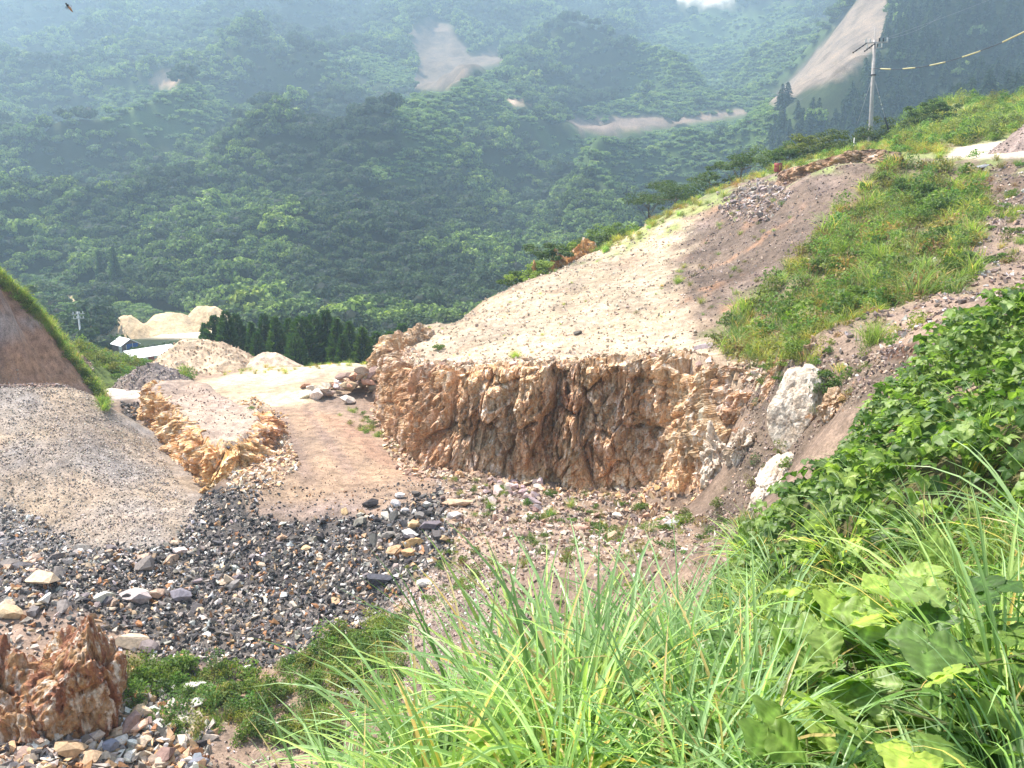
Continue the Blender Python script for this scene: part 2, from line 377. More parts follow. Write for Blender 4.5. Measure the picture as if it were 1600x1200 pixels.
# ------------------------------------------------------------------ the ground and the mountain
def jit(u, v, x, y, a=12):
    return u+a*fbm(x*.8, y*.8, o=3, seed=41), v+a*fbm(x*.8+50, y*.8, o=3, seed=43)
TRACK = [(1478,246),(1496,230),(1560,221),(1660,213),(1660,244),(1540,248)]
PAD = [(240,632),(300,600),(420,570),(560,558),(700,560),(590,600),(470,632),(415,636),(365,634)]
LOWROAD = [(400,632),(480,628),(560,685),(650,745),(685,775),(600,800),(480,808),(395,800),(385,755),(440,720),(440,680)]
GREYROAD = [(100,622),(110,606),(240,600),(300,606),(250,628),(150,622)]
SLOPE = [(1150,560),(1330,560),(1450,540),(1640,420),(1640,520),(1300,650),(1180,800),(1080,860),(1110,800),(1170,700)]
BLACK = [(190,628),(240,640),(225,680),(262,722),(322,768),(420,745),(400,800),(440,815),(560,810),(690,765),(712,860),(650,905),(592,960),(545,1010),(400,1045),(230,1030),(150,960),(-50,950),(-60,770),(0,780),(120,842),(240,848),(290,790),(290,750),(190,660)]
BROWNB = [(-50,1080),(0,1110),(150,1090),(300,1080),(300,1220),(-50,1220)]
TALUS = [(640,700),(700,745),(800,765),(1000,775),(1100,820),(1150,850),(900,900),(700,840),(690,770)]
PALE = [(560,600),(640,500),(830,425),(1000,350),(1090,335),(1060,430),(1090,520),(1140,570),(1100,600),(900,610),(700,640)]
DARKS = [(1090,335),(1200,262),(1400,245),(1390,330),(1280,400),(1230,450),(1100,520),(1060,430)]
GREENS = [(1105,525),(1230,420),(1290,350),(1390,255),(1540,270),(1530,400),(1510,480),(1430,535),(1330,570),(1250,600),(1150,565)]
RIDGEG = [(880,400),(1000,340),(1120,285),(1200,235),(1300,225),(1480,150),(1620,120),(1620,262),(1500,250),(1400,245),(1200,275),(1100,325),(950,395)]
PINKT = [(690,840),(760,860),(800,1000),(640,1100),(560,1010),(600,950),(640,905)]
def albedo_near(x, y, z):
    u, v = proj(x, y, z); uu, vv = jit(u, v, x, y)
    up = sstep(.6, 1.4, terr_d(x, y)); r = np.hypot(x, y)
    c = np.empty(x.shape+(3,)); c[:] = (.27, .20, .155)
    def put(mask, col):
        nonlocal c
        c = c+(np.array(col)-c)*mask[..., None]
    lo = 1-up
    put(sstep(-10, 10, poly_sd(uu, vv, TALUS))*lo, (.33, .245, .185))
    put(sstep(-14, 14, poly_sd(uu, vv, PINKT))*lo, (.31, .24, .20))
    put(sstep(-14, 14, poly_sd(uu, vv, SLOPE))*lo, (.17, .13, .10))
    put(sstep(-8, 8, poly_sd(uu, vv, BLACK))*lo, (.11, .098, .092))
    put(sstep(-14, 14, poly_sd(uu, vv, BROWNB))*lo, (.25, .18, .14))
    u2, v2 = jit(u, v, x, y, 5)
    put(sstep(-12, 9, poly_sd(uu, vv, LOWROAD))*lo, (.29, .21, .15))
    put(sstep(-8, 8, poly_sd(u2, v2, LOWROAD))*lo*sstep(770, 805, vv)*.7, (.25, .20, .185))
    # wheel tracks
    for off in (-34, 34):
        mid = 458+(v-640)*.55; w = 9+(v-640)*.05
        put(np.exp(-((u-mid-off*(.6+(v-640)/220))/w)**2)*lo*sstep(628, 645, v)*(1-sstep(730, 775, v))*.9, (.24, .175, .14))
    put(sstep(-6, 8, poly_sd(uu, vv, [(470,640),(520,650),(600,690),(680,745),(665,765),(580,715),(520,672)]))*lo*.8, (.26, .17, .125))
    put(sstep(-5, 8, poly_sd(u2, v2, PAD))*lo*sstep(-.5, .5, 1-out_d(x, y)), (.55, .445, .315))
    put(sstep(-4, 6, poly_sd(u2, v2, GREYROAD))*lo, (.44, .40, .37))
    put(sstep(0, .8, out_d(x, y)), (.40, .31, .25))
    # behind the pad the ground is green
    put(sstep(58, 62, y)*lo, (.10, .13, .05))
    # terrace
    put(up, (.24, .18, .14))
    uu, vv = jit(u, v, x, y, 40)
    put(sstep(-30, 30, poly_sd(uu, vv, PALE))*up, (.45, .36, .26))
    put(sstep(.1, .5, fbm(x*.35, y*.35, seed=78))*sstep(-12, 12, poly_sd(uu, vv, PALE))*up*.6, (.38, .275, .2))
    put(sstep(-38, 30, poly_sd(uu, vv, DARKS))*up, (.165, .125, .10))
    put(sstep(.3, .6, fbm(x*.5, y*.5, seed=77)+.1)*sstep(-10, 10, poly_sd(uu, vv, DARKS))*up, (.31, .19, .125))
    put(sstep(.15, .45, fbm(x*.9+y*.2, y*.25, seed=79))*sstep(-10, 10, poly_sd(uu, vv, DARKS))*up*.7, (.27, .205, .17))
    put(sstep(-14, 14, poly_sd(uu, vv, GREENS))*up*.75, (.17, .165, .085))
    put(sstep(-2, 6, poly_sd(u, v, [(1370,545),(1400,538),(1440,535),(1425,560),(1385,565)])), (.11, .06, .04))  # shade under the overhanging soil lip, painted into the ground colour
    g = sstep(-10, 12, poly_sd(uu, vv, RIDGEG))
    put(g*up, (.24, .27, .11))
    road = sstep(-3, 3, poly_sd(u, v, TRACK))
    put(road*up*(y < 62), (.62, .53, .43))
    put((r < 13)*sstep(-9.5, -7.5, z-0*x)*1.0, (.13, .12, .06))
    return c
SCARS_AND_SKY = [([(232,118),(262,110),(285,116),(272,138),(236,137)], (.40, .27, .18)),
         ([(640,140),(655,95),(640,50),(668,28),(700,40),(720,60),(735,88),(780,75),(790,96),(740,108),(700,140)], (.15, .115, .085)),
         ([(693,60),(712,55),(718,100),(700,125),(690,90)], (.30, .21, .15)),
         ([(885,184),(1000,180),(1165,170),(1175,178),(1080,192),(1000,203),(960,209),(900,205)], (.24, .18, .145)),
         ([(1200,160),(1250,110),(1300,50),(1355,-20),(1395,-20),(1380,60),(1345,100),(1320,120),(1260,140),(1215,165)], (.22, .175, .135)),
         ([(100,458),(112,462),(150,490),(150,508),(135,510),(120,490)], (.62, .48, .30)),
         ([(165,500),(335,503),(335,528),(205,528),(180,522)], (.66, .55, .42)),
         ([(790,146),(830,160),(800,166)], (.5, .36, .26)), ([(1055,-20),(1150,-20),(1150,4),(1100,10),(1060,2)], (.6, .55, .45))]  # last patch paints the bright sky gap at the ridge as pale ground
MEADOW = [[(180,135),(350,130),(380,165),(330,205),(260,225),(180,200),(120,170)],
          [(640,150),(780,115),(830,175),(900,230),(900,170),(1180,120),(1240,190),(1170,240),(1120,300),(1000,335),(940,290),(880,250),(820,190),(740,190),(700,240),(640,220),(600,165)],
          [(1000,60),(1100,20),(1240,10),(1300,40),(1200,150),(960,150)],
          [(540,270),(700,215),(720,260),(640,290)],
          [(80,470),(180,500),(330,540),(330,500),(160,480)],
          [(30,430),(110,430),(140,500),(120,540),(30,500)],
          [(470,100),(560,80),(640,100),(640,140),(560,120)]]
def far_masks(x, y, z):
    u, v = proj(x, y, z)
    uu = u+14*fbm(x/16, y/16, seed=61); vv = v+9*fbm(x/16+40, y/16, seed=62)
    scar = np.zeros(x.shape); sc_c = np.zeros(x.shape+(3,))
    for pl, col in SCARS_AND_SKY:
        m = sstep(-4, 3.5, poly_sd(u+7*fbm(x/9, y/9, seed=63), v+2.5*fbm(x/9, y/9, seed=64), pl)); k = m > scar
        sc_c[k] = col; scar = np.maximum(scar, m)
    mead = np.zeros(x.shape)
    for pl in MEADOW: mead = np.maximum(mead, sstep(-8, 8, poly_sd(uu, vv, pl)))
    spur = sstep(-6, 6, poly_sd(u, v, [(1215,170),(1330,120),(1385,60),(1392,-60),(1800,-60),(1800,260),(1200,260)]))*(y < 420)
    return scar, sc_c, mead, spur

def polar(name, r0, r1, nr, a0, a1, na, near):
    rr = np.exp(np.linspace(math.log(r0), math.log(r1), nr)); aa = np.radians(np.linspace(a0, a1, na))
    A, RR = np.meshgrid(aa, rr); x = (RR*np.sin(A)).ravel(); y = (RR*np.cos(A)).ravel()
    z = Z(x, y)
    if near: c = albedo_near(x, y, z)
    else:
        scar, scc, mead, spur = far_masks(x, y, z)
        c = np.empty((len(x), 3)); c[:] = (.035, .05, .02)
        c += (np.array((.06, .10, .03))-c)*mead[:, None]
        c += (scc-c)*scar[:, None]
    F = gridF(nr, na)[:, ::-1]
    o = obj(name, mesh(name, np.stack([x, y, z], 1), F, M_GROUND, c, True), kind='structure')
    return o
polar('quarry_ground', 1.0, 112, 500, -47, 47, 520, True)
polar('mountain', 111, 1080, 300, -47, 47, 360, False)
# ground behind and beside the photographer, so the hill goes on
def around():
    a = np.radians(np.linspace(47, 313, 60)); rr = np.exp(np.linspace(0, math.log(1080), 60))
    A, RR = np.meshgrid(a, rr); x = (RR*np.sin(A)).ravel(); y = (RR*np.cos(A)).ravel()
    z = Z(x, y, False); q = sstep(1, 40, -y)
    z = z*(1-q)+q*(-1.8+12*fbm(x/60, y/60, seed=8)+.0*x)
    c = np.empty((len(x), 3)); c[:] = (.12, .13, .06)
    obj('hillside', mesh('hillside', np.stack([x, y, z], 1), gridF(60, 60)[:, ::-1], M_GROUND, c, True), kind='structure')
around()

# ------------------------------------------------------------------ broken rock faces
def resample(line, step):
    p = np.array(line, float)
    # smooth the polyline (Chaikin)
    for _ in range(2):
        q = [p[0]]
        for a, b in zip(p[:-1], p[1:]): q += [a*.75+b*.25, a*.25+b*.75]
        q.append(p[-1]); p = np.array(q)
    s = np.r_[0, np.cumsum(np.hypot(*np.diff(p, axis=0).T))]
    t = np.arange(0, s[-1], step)
    X = np.interp(t, s, p[:, 0]); Y = np.interp(t, s, p[:, 1])
    tx, ty = np.gradient(X), np.gradient(Y); k = 9
    ker = np.ones(2*k+1)/(2*k+1)
    tx = np.convolve(np.pad(tx, k, 'edge'), ker, 'valid'); ty = np.convolve(np.pad(ty, k, 'edge'), ker, 'valid')
    l = np.hypot(tx, ty); return t, X, Y, tx/l, ty/l
def rock_face(name, line, lean, top_in, zlo, zhi, mat, step=.035, amp=.55, cell=(.55, 1.7), seed=1, side=1, slant=.18, props=None, cols=None):
    s, X, Y, tx, ty = resample(line, step)
    nx, ny = -ty*side, tx*side                      # points into the rock
    H = max(np.max(zhi(X, Y, nx, ny)-zlo(X, Y)), 1)
    nt = int(H/step*.9)+1; ncap = int(top_in/step*.55)
    t = np.r_[np.linspace(0, 1, nt), np.full(ncap, 1.0)]; cap = np.r_[np.zeros(nt), np.linspace(0, 1, ncap+1)[1:]]
    S, T = np.meshgrid(s, t, indexing='ij'); CAP = np.meshgrid(s, cap, indexing='ij')[1]
    zl = zlo(X, Y)-.45; zh = zhi(X, Y, nx, ny)
    Zb = zl[:, None]+(zh-zl)[:, None]*T
    h = (T*(zh-zl)[:, None])
    # relief: tall columns, blocks on them, chips on those
    sx = S+slant*h*np.sin(S*.23+seed)+.25*fbm(S*.6, h*.4, o=3, seed=seed+20)
    b1, c1, e1 = blocks(sx/(cell[0]*2.4)+.3*fbm(S*.8, h*.8, o=2, seed=seed+8), h/(cell[1]*1.5)+seed, seed, 1, .7)
    b2, c2, e2 = blocks(sx/cell[0], h/cell[1]+seed*3, seed+7, 1, .7)
    b3, c3, e3 = blocks(sx/(cell[0]*.5)+.25*fbm(S*2, h*2, o=2, seed=seed+9), h/(cell[1]*.28), seed+13, 1, 1.0)
    b4, c4, e4 = blocks(sx/(cell[0]*.25), h/(cell[1]*.12), seed+17, 1, 1.0)
    big = fbm(S*.28, h*.12, o=2, seed=seed+3)
    D = amp*(1.5*(b1-.5)+.75*(b2-.5)+.42*(b3-.5)+.24*(b4-.5)+1.0*big)+.05*fbm(S*5, h*5, o=3, seed=seed+4)
    D = D-.5*amp*np.exp(-(e1/.07)**2)-.14*amp*np.exp(-(e2/.09)**2)     # open joints
    fade = np.minimum(1, np.minimum(S, s[-1]-S)/1.2+.15)*np.clip(.35+T*1.3, 0, 1)
    D = D*fade*(1-.75*CAP)
    off = lean*T**1.2+CAP*top_in-D*1.0
    gx = X[:, None]+nx[:, None]*off; gy = Y[:, None]+ny[:, None]*off
    # the cap follows the terrace and dives below it at the back
    if CAP.max() > 0:
        zc = Z(gx.ravel(), gy.ravel()).reshape(gx.shape)
        tb, tc, te = blocks(gx/.55, gy/.55, seed+31, 1, .7)
        cz = Zb+(zc-Zb)*sstep(.15, .8, CAP)+.16*(tb-.4)*sstep(0, .15, CAP)*(1-sstep(.6, 1, CAP))-.5*sstep(.75, 1, CAP)
        Zb = np.where(CAP > 0, cz, Zb)
        rim = sstep(.86, 1, T)*(CAP == 0); Zb = Zb-rim*.25*amp*(b2*1.2)+rim*.1
    V = np.stack([gx.ravel(), gy.ravel(), Zb.ravel()], 1)
    tint = .8+.4*(c2*.6+c1*.4)
    tint = tint*(.82+.36*c3)
    C = np.stack([tint, tint*(.97+.06*c1), tint*(.93+.12*c3)], -1)
    w1 = sstep(-.1, .35, fbm(S*.22, h*.35, o=3, seed=seed+40))[..., None]; w2 = sstep(.0, .4, fbm(S*.3+9, h*.3, o=3, seed=seed+41))[..., None]
    C = C*(1+(np.array((1.22, 1.16, 1.05))-1)*w1)*(1+(np.array((.88, .76, .66))-1)*w2*(1-w1))
    C = C.reshape(-1, 3)
    if cols is not None: C = C*cols(V)
    me = mesh(name, V, gridF(len(s), len(t)), mat, C, False)
    return obj(name, me, **(props or {}))
M_CLIFF2 = m_rock('cliff_rock_face', [(.28, (.20, .12, .075)), (.40, (.44, .27, .15)), (.50, (.60, .43, .28)), (.58, (.46, .26, .13)), (.70, (.70, .55, .40))], .75, useattr=True)
rock_face('cliff', CLIFF, 1.0, 1.5, lambda x, y: rbL(x, y), lambda x, y, nx, ny: rbU(x+nx*2.0, y+ny*2.0)-.05, M_CLIFF2, props=dict(kind='structure'))

def scarp():
    L = [xy(1208, 296, 57), xy(1240, 302, 55), xy(1285, 300, 52.5), xy(1320, 306, 50.5), xy(1355, 312, 48.8), xy(1392, 318, 47)]
    rock_face('scarp', L, .35, .7, lambda x, y: Z(x, y, False)+.25, lambda x, y, nx, ny: np.maximum(Z(x+nx*1.15, y+ny*1.15, False)+.35, Z(x, y, False)+.75), M_SCARP, step=.06, amp=.45, cell=(.7, .7), seed=51, props=dict(kind='structure'))
M_SCARP = m_rock('scarp_soil', [(.3, (.12, .08, .06)), (.42, (.26, .165, .11)), (.55, (.34, .22, .145)), (.72, (.42, .31, .23))], .2, streak=(.8, .8, 1.4), useattr=True)
scarp()

# ------------------------------------------------------------------ heaps, banks
MOUND = RBF([P(-150,598,34),P(0,603,36),P(100,603,37),P(150,622,37),P(190,655,36.5),P(240,712,34.8),P(288,770,31.5),P(302,805,29),P(240,852,26.8),P(120,844,27),P(0,785,28.3),P(-150,760,28),
             P(120,720,31),P(0,690,31.5),P(-150,690,31),P(200,765,30.3),(-20,41,-13),(-27,42,-12.8),(-14,39.5,-13.4),(-18,23.5,-14),(-12,23.5,-14.2),(-25,24,-14),(-9,31,-14),(-9.8,27,-14),(-34,36,-9.5),(-34,30,-10.5)], .6)
BANK = RBF([P(-150,330,38),P(0,452,41),P(60,505,44),P(100,545,46),P(145,603,47.2),P(0,600,38.5),P(60,560,43),P(-100,560,36),P(0,438,50),P(60,490,50),P(120,543,53),(-40,60,-7.5),(-27,62,-13.5),(-21,53,-13.8),(-24,57,-14.8),(-30,58,-12),(-19,50,-13.6),(-17,58,-15.5),(-34,64,-13.5),(-17.5,46,-13.4),(-16,42,-13.6),
            P(50,602,40.5),(-20,38,-13.5),(-24,35,-13),(-45,45,-1),(-60,60,-3),(-50,34,-3),(-40,28,-9)], .8)
def gz(x, y):
    z = Z(x, y)
    z = np.where((x < -7) & (y < 42) & (y > 22), np.maximum(z, MOUND(x, y)+.06*fbm(x*1.3, y*1.3, seed=12)), z)
    return np.where((x < -13) & (y < 66) & (y > 33), np.maximum(z, BANK(x, y)), z)
def ground_at(u, v):
    u = np.atleast_1d(np.asarray(u, float)); v = np.atleast_1d(np.asarray(v, float))
    a = (u-800)/F_PX; b = (600-v)/F_PX; dy = cp+b*sp; dz = (-sp+b*cp)/dy; dx = a/dy
    def first(Ys):                                     # Ys: one row of distances for each ray
        under = dz[:, None]*Ys < gz(dx[:, None]*Ys, Ys); k = np.where(under.any(1), under.argmax(1), Ys.shape[1]-1); n = np.arange(len(k))
        return Ys[n, np.maximum(k-1, 0)], Ys[n, k]
    lo, hi = first(np.tile(np.exp(np.linspace(math.log(3), math.log(109), 170)), (len(u), 1)))
    lo, hi = first(lo[:, None]+(hi-lo)[:, None]*np.linspace(0, 1, 24)[None])
    return dx*hi, hi, dz*hi
def patch(name, fn, x0, x1, y0, y1, step, colfn, mat, **props):
    xs = np.arange(x0, x1, step); ys = np.arange(y0, y1, step)
    X, Y = np.meshgrid(xs, ys, indexing='ij'); x, y = X.ravel(), Y.ravel(); z = fn(x, y); g = Z(x, y, True)
    F = gridF(len(xs), len(ys)); keep = (z-g > -.25)[F].any(1); F = F[keep]
    used = np.unique(F); mp = np.zeros(len(x), int); mp[used] = np.arange(len(used))
    V = np.stack([x, y, z], 1)[used]; C = colfn(V[:, 0], V[:, 1], V[:, 2])
    return obj(name, mesh(name, V, mp[F], mat, C, True), **props)
def c_mound(x, y, z):
    c = np.empty((len(x), 3)); c[:] = (.36, .285, .215)
    m = sstep(-.2, .5, fbm(x*.35, y*.35, seed=15)); c += (np.array((.31, .275, .25))-c)*m[:, None]
    u, v = proj(x, y, z); m = sstep(-12, 12, poly_sd(*jit(u, v, x, y, 20), [(-200,770),(0,790),(110,850),(90,900),(-200,900)])); c += (np.array((.2,.19,.19))-c)*m[:, None]
    return c
patch('gravel_mound', lambda x, y: MOUND(x, y)+.06*fbm(x*1.3, y*1.3, seed=12)+.05*fbm(x*4, y*4, seed=2), -36, -8, 23, 42, .14, c_mound, M_GROUND,
      label='huge beige gravel mound sloping down to the black rubble at the left edge', category='gravel mound')
def c_bank(x, y, z):
    c = np.empty((len(x), 3)); c[:] = (.34, .22, .16)
    m = sstep(-.1, .4, fbm(x*.5, z*.9, seed=17)); c += (np.array((.43, .265, .165))-c)*m[:, None]
    m = sstep(.15, .4, fbm(x*.4, z*.5+9, seed=18)); c += (np.array((.36, .31, .29))-c)*m[:, None]
    u, v = proj(x, y, z); d = (u-0)*.98-(v-452)*1.0; c += (np.array((.12, .16, .05))-c)*(sstep(46.5, 49, y))[:, None]
    return c
patch('embankment', lambda x, y: BANK(x, y)+.25*fbm(x*1.1, y*1.1, seed=13)+.3*(blocks(x*.9, y*.9, 19, tilt=.8)[0]-.5)+.12*(blocks(x*2.6, y*2.6, 29, tilt=.8)[0]-.5), -62, -14, 33, 66, .17, c_bank, M_GROUND, kind='structure')

def heap(name, cx, cy, h, crest, rad, col, label, seed=0, step=.12, rough=.06, ang=0, base=None, mat=None, group=None, cat='sand pile', n=60, skin=None):
    """a tipped pile: straight flanks at the angle of repose falling from a short crest line"""
    ca, sa = math.cos(ang), math.sin(ang); g = np.linspace(-1, 1, n)
    A, B = np.meshgrid(g*(crest+rad*1.7), g*rad*1.7, indexing='ij')
    d = np.hypot(np.maximum(np.abs(A)-crest, 0), B)
    th = np.arctan2(B, A); d = d*(1+.13*fbm(np.cos(th)*1.6+seed, np.sin(th)*1.6, seed=seed))
    top = h*(1+.1*fbm(A*.7, B*0+seed, seed=seed+2))
    z = top-h/rad*np.sqrt(d*d+(.09*rad)**2)+h*.09+rough*fbm(A*3/rad*2, B*3/rad*2, o=4, seed=seed+1)*2
    X = cx+A*ca-B*sa; Y = cy+A*sa+B*ca
    b0 = float(Z(np.array([cx]), np.array([cy]), False)[0]) if base is None else base
    V = np.stack([X.ravel()-cx, Y.ravel()-cy, np.maximum(z, -.6).ravel()], 1)
    k = (1+.25*fbm(A*1.1, B*1.1, seed=seed+5)).ravel()[:, None]
    gr = Z(X.ravel(), Y.ravel())-b0
    FF = gridF(n, n); FF = FF[(z.ravel() > gr-.25)[FF].any(1)]
    V[:, 2] = z.ravel()
    o = obj(name, mesh(name, V, FF, mat or M_GROUND, np.array(col)[None]*k, True), label=label, category=cat)
    if group: o['group'] = group
    o.location = (cx, cy, b0)
    if skin: SKINS.append((o, V[(z.ravel() > gr+.02)], skin))
    return o
SKINS = []
def base_xy(u, v, Y): p = P(u, v, Y); return p
TAN = (.66, .49, .30)
p = base_xy(312, 584, 57); heap('rubble_pile', p[0], p[1]+1, 1.9, 1.3, 2.6, (.60, .46, .33), 'large tan rubble pile beside the long shed at the far edge of the yard', 3, cat='rubble pile', base=-12.45, rough=.12, n=90, skin=(1500, .06, .26, [(.66, .52, .38), (.56, .42, .29), (.42, .30, .2)]))
p = base_xy(418, 576, 57); heap('sand_pile', p[0], p[1]+.8, .75, .5, 1.15, (.64, .50, .38), 'small low tan pile in front of the conifer row', 4, base=-12.2)
p = base_xy(202, 525, 140); heap('sand_pile', p[0], p[1], 3.6, .4, 4.2, TAN, 'left peaked orange sand pile far behind the small shed', 5, base=-24.6)
p = base_xy(270, 528, 146); heap('sand_pile', p[0], p[1], 3.1, 1.8, 4.6, TAN, 'middle flat topped orange sand pile far behind the sheds', 6, base=-24.6)
p = base_xy(327, 528, 148); heap('sand_pile', p[0], p[1], 4.0, 1.6, 4.4, TAN, 'right orange sand pile partly hidden by the conifers', 7, base=-24.6)
p = base_xy(238, 611, 50); heap('spoil_heap', p[0], p[1], 1.55, .3, 2.1, (.22, .185, .17), 'dark grey brown spoil heap beside the yard road, green weeds behind it', 8, base=-12.15, rough=.12, cat='spoil heap', n=80, skin=(1100, .05, .22, [(.25, .2, .19), (.4, .35, .32), (.15, .12, .12), (.5, .42, .34)]))
p = base_xy(1668, 250, 47); heap('spoil_heap', p[0], p[1], 2.3, .6, 2.5, (.27, .21, .19), 'purple brown spoil heap at the right edge beside the hilltop track', 9, rough=.1, cat='spoil heap', n=80, skin=(900, .05, .2, [(.3, .23, .2), (.2, .155, .14), (.4, .33, .28)]))

# ------------------------------------------------------------------ outcrops
OUTL = OUTB[:9]
M_OR2 = m_rock('orange_rock_face', [(.3, (.26, .12, .045)), (.42, (.50, .26, .10)), (.52, (.64, .42, .22)), (.7, (.72, .56, .38))], .8, streak=(1.5, 1.5, 1.1), useattr=True)
def out_cols(V):
    u, v = proj(V[:, 0], V[:, 1], V[:, 2]); k = sstep(380, 450, u)[:, None]
    return 1+(np.array((1.05, .95, .95))-1)*k
rock_face('rock_outcrop', OUTL, .4, 1.1, lambda x, y: Z(x, y, False)*0+rbL(x, y), lambda x, y, nx, ny: x*0+OUT_TOP-.02, M_OR2, step=.03, amp=.5, cell=(.7, .95), seed=5, slant=.25,
          props=dict(label='low orange rock outcrop with a flat grey top between gravel mound and dirt road', category='rock outcrop'), cols=out_cols)

def blocks3(x, y, z, seed, tilt=.6):
    ix, iy, iz = np.floor(x), np.floor(y), np.floor(z)
    d1 = np.full(x.shape, 9.0); d2 = np.full(x.shape, 9.0); h = np.zeros(x.shape)
    for dx in (-1, 0, 1):
        for dy in (-1, 0, 1):
            for dz in (-1, 0, 1):
                a, b, c = ix+dx, iy+dy, iz+dz
                ux = x-a-_h(a, b, c, seed+1); uy = y-b-_h(a, b, c, seed+2); uz = z-c-_h(a, b, c, seed+3)
                d = ux*ux+uy*uy+uz*uz
                hh = _h(a, b, c, seed+4)+tilt*2*((_h(a, b, c, seed+5)-.5)*ux+(_h(a, b, c, seed+6)-.5)*uy+(_h(a, b, c, seed+7)-.5)*uz)
                n = d < d1; d2 = np.where(n, d1, np.minimum(d2, d)); h = np.where(n, hh, h); d1 = np.where(n, d, d1)
    return h, np.sqrt(d2)-np.sqrt(d1)
def ico(sub):
    bm = bmesh.new(); bmesh.ops.create_icosphere(bm, subdivisions=sub, radius=1)
    bm.verts.index_update(); V = np.array([v.co[:] for v in bm.verts]); F = np.array([[v.index for v in f.verts] for f in bm.faces]); bm.free(); return V, F
ICO = {}
def boulder(name, cx, cy, cz, rx, ry, H, mat, seed=0, lean=(0, 0), peak=.6, amp=.25, cell=.5, parent=None, sub=5, taper=.55, nth=0, nt=0, **props):
    """an angular block: a ball cut by random planes, then broken into facets and joints"""
    if sub not in ICO: ICO[sub] = ico(sub)
    D, F = ICO[sub]; r = np.random.default_rng(seed)
    N = r.normal(size=(13, 3)); N[:, 2] *= .55; N /= np.linalg.norm(N, axis=1)[:, None]; dd = r.uniform(.62, .92, 13)
    rad = np.full(len(D), 1.15)
    for n, d in zip(N, dd):
        k = D@n; rad = np.where(k > .05, np.minimum(rad, d/np.maximum(k, .05)), rad)
    V = D*rad[:, None]; zt = (V[:, 2]+.4)/1.4
    V = V*np.array([rx, ry, H/1.35]); V[:, :2] *= (1-taper*np.clip(zt, 0, 1)**1.4)[:, None]
    V[:, 2] += .3*H/1.35
    V[:, 0] += lean[0]*V[:, 2]; V[:, 1] += lean[1]*V[:, 2]
    sl = .35
    h1, e1 = blocks3((V[:, 0]+sl*V[:, 2])/cell, V[:, 1]/cell, V[:, 2]/(cell*1.6), seed, .55); h2, e2 = blocks3((V[:, 0]+sl*V[:, 2])/(cell*.42), V[:, 1]/(cell*.42), V[:, 2]/(cell*.6), seed+50, .6)
    h3, e3 = blocks3(V[:, 0]/(cell*.17), V[:, 1]/(cell*.17), V[:, 2]/(cell*.25), seed+90, 1.0)
    k = amp*(h1-.5)+amp*.42*(h2-.5)+amp*.17*(h3-.5)-amp*.2*np.exp(-(e1/.05)**2)-amp*.12*np.exp(-(e2/.1)**2)+.02*fbm(V[:, 0]*7, V[:, 1]*7, V[:, 2]*7, seed=seed)
    V = V+D*k[:, None]
    o = obj(name, mesh(name, V, F, mat, np.ones((len(V), 3)), False), parent, **props); o.location = (cx, cy, cz); return o
g = lambda x, y: float(gz(np.array([x]), np.array([y]))[0])
def at(u, v, Y): x, y, z = P(u, v, Y); return x, y
x, y = at(118, 1120, 17.4)
rb = boulder('boulder', x, y, -13.0, 1.5, 1.2, 3.25, M_RED, 3, lean=(.12, .05), taper=.22, amp=.34, cell=.8, sub=6, label='tall red brown boulder with a split peak at the lower left', category='boulder')
boulder('ledge', -1.5, -.1, 0, 1.35, 1.0, 2.3, M_RED, 9, lean=(-.05, 0), taper=.3, amp=.4, cell=.6, parent=rb)
boulder('ledge', -.55, -1.05, 0, 1.2, .8, 1.2, M_RED, 12, taper=.4, amp=.4, cell=.5, parent=rb)
x, y = at(1246, 725, 22.0)
wb = boulder('boulder', x, y, g(x, y)-.1, 0.88, .8, 1.5, M_WHITE, 21, lean=(.1, .25), taper=.15, amp=.13, cell=.9, label='big sunlit whitish boulder at the right end of the cliff', category='boulder')
x, y = at(1195, 752, 21.0)
boulder('boulder', x, y, g(x, y)-.1, .42, .7, 1.15, M_WHITE, 23, lean=(.55, .2), taper=.1, amp=.14, cell=.6, label='slanting pale slab leaning against the big whitish boulder', category='boulder')
x, y = at(1118, 800, 24.6)
boulder('boulder', x, y, g(x, y)-.1, .75, .6, 1.5, M_WHITE, 25, lean=(-.1, .15), peak=.8, amp=.3, cell=.4, label='crumbly cream boulder standing at the foot of the cliff right of the columns', category='boulder')
x, y = at(1150, 815, 23.5)
boulder('boulder', x, y, g(x, y)-.1, .6, .5, .8, M_WHITE, 27, peak=.8, amp=.3, cell=.35, label='low cream boulder above the grass, lowest of the pale ones below the cliff end', category='boulder')
x, y = at(1300, 668, 20.5)
boulder('boulder', x, y, g(x, y)-.1, .45, .5, .8, M_CLIFF, 29, peak=.8, amp=.2, cell=.35, label='small tan boulder peeking out above the kudzu bank', category='boulder')
for (u, v, Y, rx, H, lb, sd) in [(1262, 612, 24, .35, .5, 'round pale stone with a weed beside it just above the whitish boulder', 31),
                                 (660, 545, 46.8, 1.1, .95, 'reddish knob of rock on the top left corner of the terrace', 33)]:
    x, y = at(u, v, Y); boulder('boulder', x, y, g(x, y)-.1, rx, rx*.8, H, M_CLIFF, sd, peak=.8, amp=.2, cell=.4, label=lb, category='boulder')
